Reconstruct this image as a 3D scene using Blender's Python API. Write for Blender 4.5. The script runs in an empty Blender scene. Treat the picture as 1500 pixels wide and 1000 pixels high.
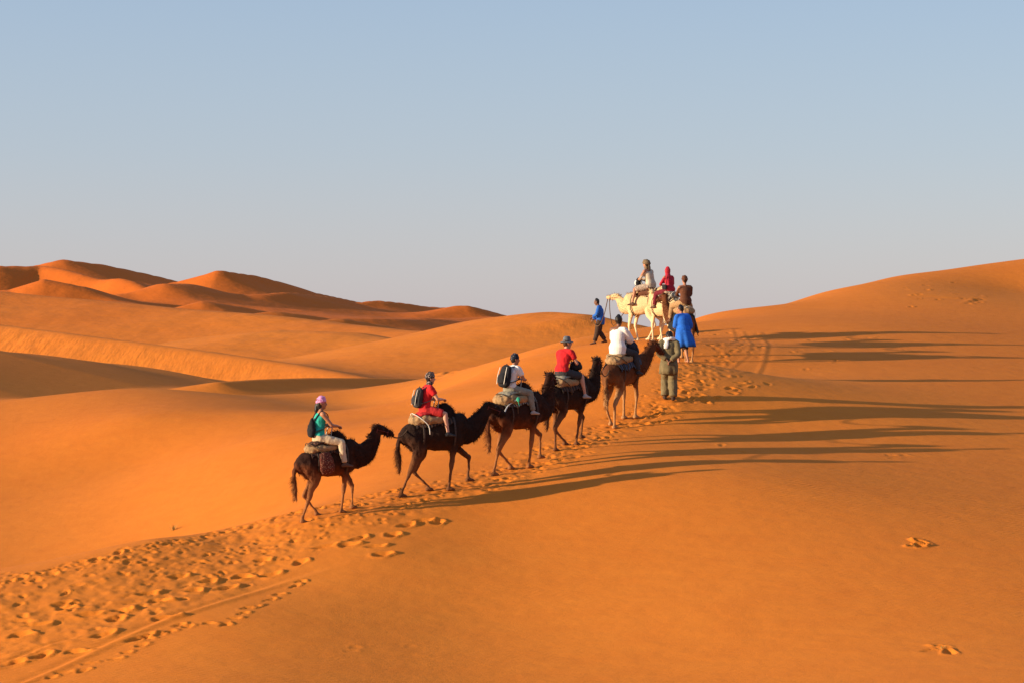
import bpy, bmesh, math, random
import numpy as np
from mathutils import Vector, Matrix, noise as mnoise

# ------------------------------------------------------------------ camera, sky, sun, exposure
sc = bpy.context.scene
R = math.radians
F = 3200.0                                   # focal length in photo pixels (photo 1500 wide)
cam_d = bpy.data.cameras.new('camera')
cam = bpy.data.objects.new('camera', cam_d)
sc.collection.objects.link(cam)
cam_d.sensor_width = 36.0
cam_d.lens = 36.0 * F / 1500.0
cam_d.clip_start = 0.1
cam_d.clip_end = 9000
cam.location = (0, 0, 0)
cam.rotation_euler = (R(90), 0, 0)
sc.camera = cam

SUN_EL = R(10.5)
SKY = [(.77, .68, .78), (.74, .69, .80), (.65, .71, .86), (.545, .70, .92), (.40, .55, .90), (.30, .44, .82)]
SUN_AZ = R(17)                               # sun stands to the left, this much towards the camera
sdir = Vector((-math.cos(SUN_AZ) * math.cos(SUN_EL), -math.sin(SUN_AZ) * math.cos(SUN_EL), math.sin(SUN_EL)))
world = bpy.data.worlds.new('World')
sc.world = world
world.use_nodes = True
wn = world.node_tree
bg = wn.nodes['Background']
sky = wn.nodes.new('ShaderNodeTexSky')
sky.sky_type = 'NISHITA'
sky.sun_disc = False
sky.sun_elevation = R(10.5)
sky.sun_rotation = math.atan2(sdir.x, sdir.y)
sky.altitude = 600
sky.air_density = 1.0
sky.dust_density = 1.2
sky.ozone_density = 1.6
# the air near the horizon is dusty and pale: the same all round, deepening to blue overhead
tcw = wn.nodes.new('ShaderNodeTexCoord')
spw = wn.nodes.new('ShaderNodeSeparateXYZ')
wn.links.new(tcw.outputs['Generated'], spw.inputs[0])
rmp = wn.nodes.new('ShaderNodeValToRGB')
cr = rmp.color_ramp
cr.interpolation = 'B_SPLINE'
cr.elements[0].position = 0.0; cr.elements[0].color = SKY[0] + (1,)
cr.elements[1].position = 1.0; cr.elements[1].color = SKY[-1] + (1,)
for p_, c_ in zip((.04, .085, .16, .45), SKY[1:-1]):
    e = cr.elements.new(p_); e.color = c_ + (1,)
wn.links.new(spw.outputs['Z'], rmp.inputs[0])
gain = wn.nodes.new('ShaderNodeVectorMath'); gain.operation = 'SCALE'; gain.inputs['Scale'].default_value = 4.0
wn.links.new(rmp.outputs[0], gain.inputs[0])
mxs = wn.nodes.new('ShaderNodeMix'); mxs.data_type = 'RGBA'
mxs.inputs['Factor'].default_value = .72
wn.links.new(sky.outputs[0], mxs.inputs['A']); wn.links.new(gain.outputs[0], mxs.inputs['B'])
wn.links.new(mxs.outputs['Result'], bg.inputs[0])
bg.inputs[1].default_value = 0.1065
sun_d = bpy.data.lights.new('sun', 'SUN')
sun_d.energy = 5.0
sun_d.angle = R(0.55)
sun_d.color = (1.0, 0.80, 0.56)
sun = bpy.data.objects.new('sun', sun_d)
sun.rotation_euler = sdir.to_track_quat('Z', 'Y').to_euler()
sun.location = (-60, -20, 30)
sc.collection.objects.link(sun)
sc.view_settings.view_transform = 'Standard'
sc.view_settings.look = 'None'
sc.view_settings.gamma = 1.0
sc.view_settings.use_curve_mapping = False
sc.view_settings.exposure = 0.80

rng = np.random.default_rng(7)
random.seed(7)
col = sc.collection

def W(px, py, d):
    """point of the place seen at photo pixel px, py and standing d metres away"""
    return ((px - 750) / F * d, d, (500 - py) / F * d)

# ------------------------------------------------------------------ node helpers
def new_mat(name, color=(.5, .5, .5), rough=.8, var=.25, scale=6.0, bump=.0, bscale=40., sheen=0, spec=.3):
    m = bpy.data.materials.new(name)
    m.use_nodes = True
    nt = m.node_tree
    b = nt.nodes['Principled BSDF']
    tc = nt.nodes.new('ShaderNodeTexCoord')
    n = nt.nodes.new('ShaderNodeTexNoise')
    n.inputs['Scale'].default_value = scale
    n.inputs['Detail'].default_value = 6
    nt.links.new(tc.outputs['Object'], n.inputs['Vector'])
    r = nt.nodes.new('ShaderNodeValToRGB')
    r.color_ramp.elements[0].position = .3
    r.color_ramp.elements[1].position = .7
    r.color_ramp.elements[0].color = tuple(c * (1 - var) for c in color) + (1,)
    r.color_ramp.elements[1].color = tuple(min(1, c * (1 + var)) for c in color) + (1,)
    nt.links.new(n.outputs['Fac'], r.inputs[0])
    nt.links.new(r.outputs[0], b.inputs['Base Color'])
    b.inputs['Roughness'].default_value = rough
    b.inputs['Specular IOR Level'].default_value = spec
    if sheen:
        b.inputs['Sheen Weight'].default_value = sheen
    if bump:
        n2 = nt.nodes.new('ShaderNodeTexNoise')
        n2.inputs['Scale'].default_value = bscale
        n2.inputs['Detail'].default_value = 4
        nt.links.new(tc.outputs['Object'], n2.inputs['Vector'])
        bp = nt.nodes.new('ShaderNodeBump')
        bp.inputs['Strength'].default_value = bump
        bp.inputs['Distance'].default_value = .02
        nt.links.new(n2.outputs['Fac'], bp.inputs['Height'])
        nt.links.new(bp.outputs[0], b.inputs['Normal'])
    return m
NCOL = 640
RS = .058
SAND_A = (.60, .154, .014, 1)
SAND_B = (.71, .214, .021, 1)
# ------------------------------------------------------------------ terrain: the near dune through surveyed points
PTS = [  # photo x, photo y, distance
 (482,752,47.5),(640,718,49.3),(757,687,51.6),(833,652,54.2),(912,618,57.2),(982,586,59),(1000,530,65),(972,506,73),(945,498,75),(880,504,80),
 (0,832,46),(225,788,46.5),(400,757,48),(450,745,49),(560,702,52),
 (0,790,57.5),(0,720,64.2),(0,650,70.5),(0,607,76),(0,587,81),
 (200,745,58.5),(200,680,65.5),(200,610,70.5),(200,568,81),
 (400,700,56.5),(400,640,63),(400,603,70),(400,590,77),
 (400,578,86.5),(500,578,95),(600,579,98),(520,640,60),(500,603,72),(500,590,82),
 (600,640,57.5),(600,607,66),(610,596,76),(640,588,76),
 (700,600,61),(700,546,75),(640,578,69),(790,560,67),(785,520,78),(850,498,81),(850,540,71),(780,620,58),
 (930,483,87),(1000,477,90),(1020,467,95),(1100,455,96),(1200,430,101),(1300,408,106),(1400,396,110),(1500,388,114),(1800,372,118),
 (1100,500,77),(1100,550,67),(1100,620,57.5),(1100,700,49),(1250,480,81),(1250,550,67.5),(1300,620,58),(1300,700,50),
 (1500,425,101),(1500,480,84),(1500,550,69),(1500,620,59.5),(1500,700,51),(1500,850,40.5),(1500,1000,32.2),
 (1300,432,95),(1200,452,91),(1800,560,70),(1800,700,52),(1800,900,38),
 (0,1000,37.3),(350,1000,35.7),(700,1000,36.0),(1050,1000,34.8),(350,900,40.2),(350,850,43.2),(350,792,46.4),(700,900,40.6),(700,800,45.0),(700,750,47.5),
 (1050,900,39.3),(1050,800,43.9),(900,700,49.5),(550,810,44.3),(-350,880,43),(-350,1010,38),(-350,640,74),(-350,800,57),
]
EXTRA = [  # x, y, z
 (0,0,-1.7),(15,0,-1.9),(-15,0,-2.2),(0,-25,-2.2),(0,12,-2.8),(0,22,-4.7),(-8,26,-5.2),(10,24,-4.7),(30,20,-3.5),(-30,20,-5.0),(40,45,-3.2),
 (-13,50.5,-5.7),(-8,50.5,-5.0),(-20,92,-4.4),(-13,92,-3.6),(-26,104,-4.8),(-16,106,-4.2),(-9,108,-3.8),(-4,112,-4.0),(0,102,-3.0),(3,97,-2.3),(7,104,-1.6),
 (12,112,-1.5),(20,125,-2),(30,135,-1.5),(40,140,-3),(-45,110,-5),(-45,75,-5.5),(-40,45,-6.2),(60,100,-1),(60,60,-3),(-35,140,-6),(0,140,-6),(70,140,-4),
 (-60,0,-5),(60,0,-4),(0,-60,-4),
]
cp = np.array([W(*p) for p in PTS] + EXTRA, float)

def _U(r2):
    return np.where(r2 > 1e-12, r2 * np.log(np.maximum(r2, 1e-12)), 0.0)

n_ = len(cp)
S_ = 50.0
cxy = cp[:, :2] / S_
K = _U(((cxy[:, None, :] - cxy[None, :, :]) ** 2).sum(-1)) + np.eye(n_) * 2e-4
P = np.hstack([np.ones((n_, 1)), cxy])
L = np.zeros((n_ + 3, n_ + 3))
L[:n_, :n_] = K; L[:n_, n_:] = P; L[n_:, :n_] = P.T
sol = np.linalg.solve(L, np.concatenate([cp[:, 2], np.zeros(3)]))

def tps(x, y):
    x = np.asarray(x, float) / S_; y = np.asarray(y, float) / S_
    z = sol[n_] + sol[n_ + 1] * x + sol[n_ + 2] * y
    for i in range(n_):
        z = z + sol[i] * _U((x - cxy[i, 0]) ** 2 + (y - cxy[i, 1]) ** 2)
    return z

def smax(a, b, k):
    h = np.clip(.5 + .5 * (a - b) / k, 0, 1)
    return b * (1 - h) + a * h + k * h * (1 - h)

def vnoise(x, y, seed=0):
    """smooth value noise, about -1..1"""
    xi = np.floor(x).astype(np.int64); yi = np.floor(y).astype(np.int64)
    fx = x - xi; fy = y - yi
    fx = fx * fx * fx * (fx * (fx * 6 - 15) + 10); fy = fy * fy * fy * (fy * (fy * 6 - 15) + 10)
    def h(a, b):
        v = (a * 374761393 + b * 668265263 + seed * 974634777) & 0xffffffff
        v = ((v ^ (v >> 13)) * 1274126177) & 0xffffffff
        return ((v ^ (v >> 16)) & 0xffffff) / 8388607.5 - 1
    return (h(xi, yi) * (1 - fx) + h(xi + 1, yi) * fx) * (1 - fy) + (h(xi, yi + 1) * (1 - fx) + h(xi + 1, yi + 1) * fx) * fy

def fbm(x, y, o=4, seed=0):
    s = 0; a = 1; t = 0
    for i in range(o):
        s = s + a * vnoise(x * 2 ** i + 17.3 * i, y * 2 ** i - 9.1 * i, seed + i); t += a; a *= .5
    return s / t

# crests: polyline of photo points, slope on the left hand (walking along it), slope on the right hand, crest rounding, reach, blend
RIDGES = [
 ([(320,559,91),(380,555,94),(450,553,97),(540,553,101),(600,554,104),(650,557,107)], .12, .34, .25, 60, .4, .9),
 ([(-200,452,172),(0,476,152),(150,495,142),(300,514,134),(430,533,127),(530,552,119)], .16, .30, .8, 90, 1.2, 12),
 ([(-330,490,92),(-100,504,99),(0,515,103),(140,531,109),(230,547,114),(300,564,119)], .25, .145, 3, 60, .4, 12),
 ([(540,540,178),(640,506,172),(700,480,166),(760,464,160),(810,457,156),(860,461,152),(930,474,149),(1000,488,146),(1100,500,140)], .22, .13, 1.5, 150, 1.5, 12),
 ([(240,512,232),(320,493,226),(420,484,220),(520,487,214),(600,501,204),(640,512,196)], .2, .12, 2.5, 150, 2, 6),
 ([(-200,415,330),(0,427,310),(150,441,300),(300,455,285),(450,470,270),(600,484,250),(700,495,235)], .15, .13, 3, 260, 3, 14),
 ([(560,505,250),(680,492,245),(760,484,240),(840,476,236)], .2, .12, 2, 200, 2, 8),
 # far field
 ([(-150,410,500),(0,390,520),(60,391,530),(120,403,515),(180,418,500),(245,438,480)], .22, .58, 1.5, 300, 2, 9),
 ([(40,392,620),(100,380,610),(150,387,620),(250,411,640),(330,425,660)], .25, .40, 2.0, 300, 3, 9),
 ([(255,414,560),(315,397,560),(370,406,572),(450,429,592),(530,445,615)], .25, .46, 1.8, 300, 3, 9),
 ([(395,442,470),(440,429,490),(500,437,505),(560,452,520),(600,462,530)], .25, .50, 1.5, 300, 2, 7),
 ([(500,449,520),(560,444,535),(620,453,550),(690,463,565)], .25, .46, 1.5, 300, 2, 7),
 ([(630,464,480),(690,451,490),(740,466,500),(800,482,515)], .25, .4, 3, 300, 3, 6),
 ([(20,426,430),(65,411,432),(110,420,430),(170,440,425)], .25, .4, 3, 200, 3, 5),
 ([(180,432,455),(235,418,460),(290,426,475),(340,438,490)], .22, .36, 3, 200, 3, 5),
 ([(240,455,400),(300,441,405),(350,450,412),(420,464,425)], .22, .45, 2, 200, 2, 4.5),
 ([(330,466,375),(400,456,385),(470,466,395),(570,482,400)], .2, .5, 2, 200, 2, 4.5),
 ([(440,474,340),(510,466,348),(560,474,352),(620,486,358)], .2, .5, 2, 200, 2, 4),
 ([(120,452,375),(190,444,385),(260,455,392),(330,466,400)], .2, .45, 2, 200, 2, 3.5),
 ([(560,478,430),(620,468,440),(680,476,450)], .2, .45, 2, 200, 2, 4),
]

def ridge_z(x, y, crest, sl, sr, rnd, H, reach):
    pts = [W(*p) for p in crest]
    best = np.full(x.shape, 1e9); zc = np.zeros(x.shape); side = np.zeros(x.shape); ws = np.zeros(x.shape)
    for (ax, ay, az), (bx, by, bz) in zip(pts[:-1], pts[1:]):
        dx, dy = bx - ax, by - ay
        t = np.clip(((x - ax) * dx + (y - ay) * dy) / (dx * dx + dy * dy), 0, 1)
        qx = x - (ax + t * dx); qy = y - (ay + t * dy)
        D = np.hypot(qx, qy)
        best = np.minimum(best, D)
        w = (D * D + .05) ** -3.0
        ws += w
        zc += w * (az + t * (bz - az))
        side += w * np.clip((dx * qy - dy * qx) / (math.hypot(dx, dy) * np.maximum(D, .02)), -1, 1)   # +1 = left hand
    zc /= ws; side /= ws
    w = .5 + .5 * side
    slope = sr + (sl - sr) * w
    rr = np.sqrt(best * best + rnd * rnd) - rnd
    lim = H * (1 + 2 * w)
    return zc - lim * (1 - np.exp(-slope * rr / lim)) - .035 * rr - .28 * np.maximum(0, rr - .3 * reach)

def ground(x, y):
    x = np.asarray(x, float); y = np.asarray(y, float)
    shp = x.shape
    x = x.ravel(); y = y.ravel()
    r = np.hypot(x, y)
    z = np.full(x.shape, -7.0)
    near = r < 190
    if near.any():
        zn = tps(x[near], y[near])
        f = np.clip((r[near] - 120) / 50, 0, 1); f = f * f * (3 - 2 * f)
        z[near] = zn * (1 - f) + (-7.0) * f
    f = np.clip((y - 200) / 260, 0, 1); f = f * f * (3 - 2 * f)
    z = z + f * 8.0
    # outer dunes, away from what the crests below describe
    ang = np.abs(np.arctan2(x, y))
    o = np.clip((r - 120) / 180, 0, 1) * np.clip((ang - .27) / .15, 0, 1)
    far = np.clip((r - 700) / 500, 0, 1)
    o = np.maximum(o, far * .6)
    m = o > 0
    if m.any():
        xs, ys = x[m], y[m]
        wv = fbm(xs / 260, ys / 260, 3, 5)
        rd = 1 - np.abs(fbm(xs / 150 + wv, ys / 190 - wv * .5, 3, 9))
        z[m] += o[m] * (14 * rd ** 2.2 + 4 * wv - 2)
    for crest, sl, sr, rnd, reach, k, H in RIDGES:
        p = np.array([W(*c) for c in crest])
        m = (x > p[:, 0].min() - reach) & (x < p[:, 0].max() + reach) & (y > p[:, 1].min() - reach) & (y < p[:, 1].max() + reach)
        if not m.any():
            continue
        xs, ys = x[m], y[m]
        s = reach / 10.0
        wob = fbm(xs / s, ys / s, 2, 3) * s * .10 * (s > 10)
        zr = ridge_z(xs + wob, ys - wob, crest, sl, sr, rnd, H, reach)
        z[m] = smax(z[m], zr, k)
    # smaller crests riding on the far dunes
    w = np.clip((y - 290) / 120, 0, 1) * np.clip((640 - y) / 60, 0, 1)
    m = w > 0
    if m.any():
        xs, ys = x[m], y[m]
        u = (xs * .80 + ys * .60) / 95; v = (-xs * .60 + ys * .80) / 34
        v = v + .9 * fbm(u * 1.3, v * .5, 2, 51)
        saw = v - np.floor(v)                                   # gentle windward side, short slip face
        prof = np.where(saw < .74, saw / .74, (1 - saw) / .26)
        prof = prof * prof * (3 - 2 * prof)
        amp = np.clip(.35 + fbm(u * 1.1 + 3, v * .45, 2, 77), 0, 1)
        z[m] += w[m] * 2.0 * amp * prof
    return z.reshape(shp)

def gz(x, y):
    return float(ground(np.array([x]), np.array([y]))[0])
# ------------------------------------------------------------------ the sand sheet (polar grid: finer where it is walked on)
th_in = np.linspace(R(-14.2), R(14.2), NCOL)
th_out = np.concatenate([R(14.2) + np.cumsum(np.linspace(.0012, .12, 46)),])
th_out = th_out[th_out < math.pi - .03]
theta = np.concatenate([-th_out[::-1], th_in, th_out])
rows = [0.4]
def step_to(end, f):
    while rows[-1] < end:
        rows.append(rows[-1] + f(rows[-1]))
step_to(30, lambda r: max(.25, r * .025))
step_to(62, lambda r: RS)
step_to(112, lambda r: .16)
step_to(330, lambda r: r * .003)
step_to(820, lambda r: r * .0055)
step_to(5000, lambda r: r * .04)
rad = np.array(rows)
TT, RR = np.meshgrid(theta, rad)
GX = RR * np.sin(TT); GY = RR * np.cos(TT)
GZ = ground(GX, GY)

def wz(px, py, d0=60):
    """where the sight line through a photo pixel first meets the ground"""
    dd = np.arange(30, 130, .05)
    xx = (px - 750) / F * dd; zz = (500 - py) / F * dd
    g = ground(xx, dd)
    i = np.argmax(g > zz)
    return xx[i], dd[i]

def dent(x, y, ang, ln, wd, dp, rim=.35):
    """one footprint pressed into the grid: a hollow with a pushed-up rim"""
    r = math.hypot(x, y); t = math.atan2(x, y)
    R_ = 2.4 * max(ln, wd)
    i0, i1 = np.searchsorted(rad, [r - R_, r + R_]); j0, j1 = np.searchsorted(theta, [t - R_ / r, t + R_ / r])
    if i1 <= i0 or j1 <= j0:
        return
    X = GX[i0:i1, j0:j1] - x; Y = GY[i0:i1, j0:j1] - y
    u = X * math.cos(ang) + Y * math.sin(ang); v = -X * math.sin(ang) + Y * math.cos(ang)
    ph = random.uniform(0, 6.28); an_ = np.arctan2(v / wd, u / ln)
    q = np.sqrt((u / ln) ** 2 + (v / wd) ** 2) * (1 + .16 * np.sin(2 * an_ + ph) + .10 * np.sin(3 * an_ + ph * 2) + .07 * np.sin(5 * an_ + ph * 3))
    GZ[i0:i1, j0:j1] += -dp * np.exp(-q ** 4 * 1.1) + dp * rim * np.exp(-((q - 1.35) / .38) ** 2) * (1 + .6 * u / ln / np.maximum(q, .3))

PATH = [(-500,1010),(-200,955),(0,905),(130,872),(250,840),(370,800),(482,757),(560,738),(640,720),(700,706),(757,690),(800,672),(833,655),(875,637),(912,620),(950,604),(982,588),(1000,560),(1003,532),(995,515)]
pathw = []
for px, py in PATH:
    pathw.append(wz(px, py))
pathw[-1] = W(1000, 510, 70)[:2]
pathw += [W(972, 506, 73.5)[:2], W(945, 498, 75.5)[:2], W(880, 503, 80)[:2]]
pathw = np.array(pathw)
seg = np.hypot(*np.diff(pathw, axis=0).T); cum = np.concatenate([[0], np.cumsum(seg)])
def along(s):
    x = np.interp(s, cum, pathw[:, 0]); y = np.interp(s, cum, pathw[:, 1])
    x2 = np.interp(s + .3, cum, pathw[:, 0]); y2 = np.interp(s + .3, cum, pathw[:, 1])
    return x, y, math.atan2(y2 - y, x2 - x)
s_c1 = cum[6]
def half_width(s):                      # the trail is broad in the foreground and narrows up the dune
    return float(np.interp(s, [0, s_c1 - 8, s_c1 - 3, s_c1, s_c1 + 5, s_c1 + 10, cum[-1]], [3.0, 2.9, 1.9, 1.5, 1.05, .8, .6]))

# churned ground along the trail
px_, py_ = GX, GY
bb = (GY > 30) & (GY < 84) & (GX > -16) & (GX < 7)
bx, by = GX[bb], GY[bb]
Dm = np.full(bx.shape, 1e9); Sm = np.zeros(bx.shape)
for k in range(len(seg)):
    ax, ay = pathw[k]; dx, dy = pathw[k + 1] - pathw[k]
    t = np.clip(((bx - ax) * dx + (by - ay) * dy) / (dx * dx + dy * dy), 0, 1)
    D = np.hypot(bx - ax - t * dx, by - ay - t * dy)
    m = D < Dm
    Dm = np.where(m, D, Dm); Sm = np.where(m, cum[k] + t * seg[k], Sm)
hw = np.interp(Sm, [0, s_c1 - 8, s_c1 - 3, s_c1, s_c1 + 5, s_c1 + 10, cum[-1]], [3.0, 2.9, 1.9, 1.5, 1.05, .8, .6])
mask = np.clip((hw - Dm + .3) / .7, 0, 1)
GZ[bb] += mask * (.026 * fbm(bx / .55, by / .7, 3, 21) + .015 * fbm(bx / .19, by / .22, 2, 33))
TRAIL = np.zeros(GX.shape, np.float32)
TRAIL[bb] = mask

# lines of hoof prints: every animal sets its feet in its own rut
s = 0.0
while s < cum[-1]:
    x, y, a = along(s)
    h = half_width(s)
    for k in range(3 if s < s_c1 - 6 else 5 if s < s_c1 + 14 else 3):
        off = max(-1.0, min(1.0, random.gauss(.1, .52))) * h
        # photo: the side away from the sun carries the deepest single prints
        xx = x - math.sin(a) * off + random.uniform(-.15, .15); yy = y + math.cos(a) * off + random.uniform(-.15, .15)
        big = random.random(); z_ = .85 if s < s_c1 - 6 else .70
        dent(xx, yy, a + random.gauss(0, .35), z_ * random.uniform(.08, .17), z_ * random.uniform(.06, .12), z_ * random.uniform(.012, .042) * (.5 + .7 * big), random.uniform(.2, .5))
    s += .16
# upper edge of the trail: a dense line of small prints
s = 0.0
while s < s_c1 + 3:
    x, y, a = along(s)
    h = half_width(s)
    for k in range(2):
        off = h * random.gauss(.86, .10)
        dent(x - math.sin(a) * off, y + math.cos(a) * off, a + random.gauss(0, .5), random.uniform(.07, .13), random.uniform(.05, .09), random.uniform(.012, .034), .4)
    s += .13
# the row of deep prints at the trail's lower side
for (px, py) in [(20,972),(55,915),(110,955),(95,890),(205,935),(178,893),(232,880),(90,830+55),(240,905),(285,865),(305,852),(355,845),(395,882-40),(60,962),(150,930),(170,905),(30,930),(130,900),(215,870),(550,800),(510,818-20),(560,812),(595,770),(620,762),(385,820),(440,823),(330,862),(260,845),(475,800),(525,788),(575,783),(640,765)]:
    x, y = wz(px, py)
    dent(x, y, random.uniform(.1, .7), random.uniform(.15, .21), random.uniform(.10, .13), random.uniform(.05, .075), .4)
# a walker's separate line of prints
WALK = [(75,992),(92,985),(128,972),(122,982),(168,965),(185,955),(207,945),(215,935),(233,929),(248,925),(262,915),(275,917),(306,913),(330,915),(343,905),(356,898),(362,890),(372,889),(395,878),(408,870),(432,858),(440,852)]
for (px, py) in WALK:
    x, y = wz(px, py)
    dent(x, y, random.uniform(-.1, .9), random.uniform(.10, .14), random.uniform(.055, .07), .034, .5)
# scattered marks: far trail on the right shoulder, small scuffs
for k in range(120):
    px = random.gauss(1065, 32); py = random.uniform(485, 590)
    if px < 1010: px = 1020
    px -= max(0, (py - 520)) * .55
    x, y = wz(px, py)
    dent(x, y, random.uniform(0, 1.5), random.uniform(.09, .16), random.uniform(.07, .11), random.uniform(.015, .035), .4)
for (px, py, n, sx, sy, dp) in [(1340,801,4,10,4,.05),(1382,951,3,12,3,.03),(1360,432,12,30,8,.05),(1425,440,10,18,4,.04),(1180,522,8,25,8,.025),(1320,667,6,35,2,.01),(960,610,8,18,8,.03),(600,955,2,20,4,.006),(515,950,2,4,3,.006),(1060,720-65,5,60,5,.012),(1290,500,14,60,6,.02)]:
    for k in range(n):
        x, y = wz(px + random.gauss(0, sx), py + random.gauss(0, sy))
        dent(x, y, random.uniform(0, 3), random.uniform(.09, .2), random.uniform(.05, .09), dp * random.uniform(.5, 1.2), .6)

def groove(line, w, dp, ridge):
    """a drag mark: a shallow groove with a raised shoulder"""
    P_ = np.array([wz(*p) for p in line]); 
    sg = np.hypot(*np.diff(P_, axis=0).T); cu = np.concatenate([[0], np.cumsum(sg)])
    ss = np.arange(0, cu[-1], .25)
    Q = np.stack([np.interp(ss, cu, P_[:, 0]), np.interp(ss, cu, P_[:, 1])], 1)
    m = (GX > Q[:, 0].min() - 1) & (GX < Q[:, 0].max() + 1) & (GY > Q[:, 1].min() - 1) & (GY < Q[:, 1].max() + 1)
    gx, gy = GX[m], GY[m]
    best = np.full(gx.shape, 1e9); sd = np.zeros(gx.shape); tt = np.zeros(gx.shape)
    for k in range(len(Q) - 1):
        dx, dy = Q[k + 1] - Q[k]
        t = np.clip(((gx - Q[k, 0]) * dx + (gy - Q[k, 1]) * dy) / (dx * dx + dy * dy), 0, 1)
        qx = gx - Q[k, 0] - t * dx; qy = gy - Q[k, 1] - t * dy
        D = np.hypot(qx, qy); b = D < best
        best = np.where(b, D, best); sd = np.where(b, np.sign(dx * qy - dy * qx), sd); tt = np.where(b, (k + t) / len(Q), tt)
    e = best * sd
    fade = np.clip(tt / .15, 0, 1) * np.clip((1 - tt) / .35, 0, 1)
    fade = np.maximum(fade, (tt < .5) * 1.0)
    GZ[m] += fade * (-dp * np.exp(-((e - w) / w) ** 2) + ridge * np.exp(-((e + w * .9) / (w * .9)) ** 2))
groove([(20,1005),(90,975),(160,942),(230,912),(300,888),(360,870),(420,850),(500,826)], .12, .02, .03)
groove([(-20,985),(60,950),(140,925)], .08, .02, .02)
groove([(1116,488),(1127,505),(1122,528),(1100,545),(1065,557),(1030,570)], .09, .007, .012)
groove([(1090,486),(1102,503),(1098,520),(1075,538),(1045,548)], .07, .005, .008)
groove([(1340,432),(1400,437),(1435,438),(1410,446)], .15, .015, .03)
groove([(1075,483),(1080,500),(1060,515)], .07, .006, .008)
# broken crust where the hollow meets the shoulder
bm_ = (GY > 78) & (GY < 96) & (GX > -4.2) & (GX < -1.0)
cx = GX[bm_]; cy = GY[bm_]
w_ = np.exp(-((cx + 2.6) / 1.0) ** 2) * np.exp(-((cy - 90) / 4.5) ** 2)
GZ[bm_] += w_ * .25 * fbm(cx / .6, cy / .9, 3, 71)

GZ = GZ.astype(np.float32)
nr, nc = GX.shape
verts = np.stack([GX, GY, GZ], -1).reshape(-1, 3).astype(np.float32)
idx = np.arange(nr * nc).reshape(nr, nc)
quads = np.stack([idx[:-1, :-1], idx[:-1, 1:], idx[1:, 1:], idx[1:, :-1]], -1).reshape(-1, 4)
me = bpy.data.meshes.new('sand_ground')
me.vertices.add(len(verts)); me.vertices.foreach_set('co', verts.ravel())
me.loops.add(len(quads) * 4); me.loops.foreach_set('vertex_index', quads[:, ::-1].ravel().astype(np.int32))
me.polygons.add(len(quads)); me.polygons.foreach_set('loop_start', np.arange(0, len(quads) * 4, 4, dtype=np.int32))
me.update(calc_edges=True)
me.polygons.foreach_set('use_smooth', np.ones(len(quads), bool))
sand_ground = bpy.data.objects.new('sand_ground', me)
sand_ground['kind'] = 'structure'
sand_ground['label'] = 'orange desert sand dunes with a trampled trail of footprints'
col.objects.link(sand_ground)

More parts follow.
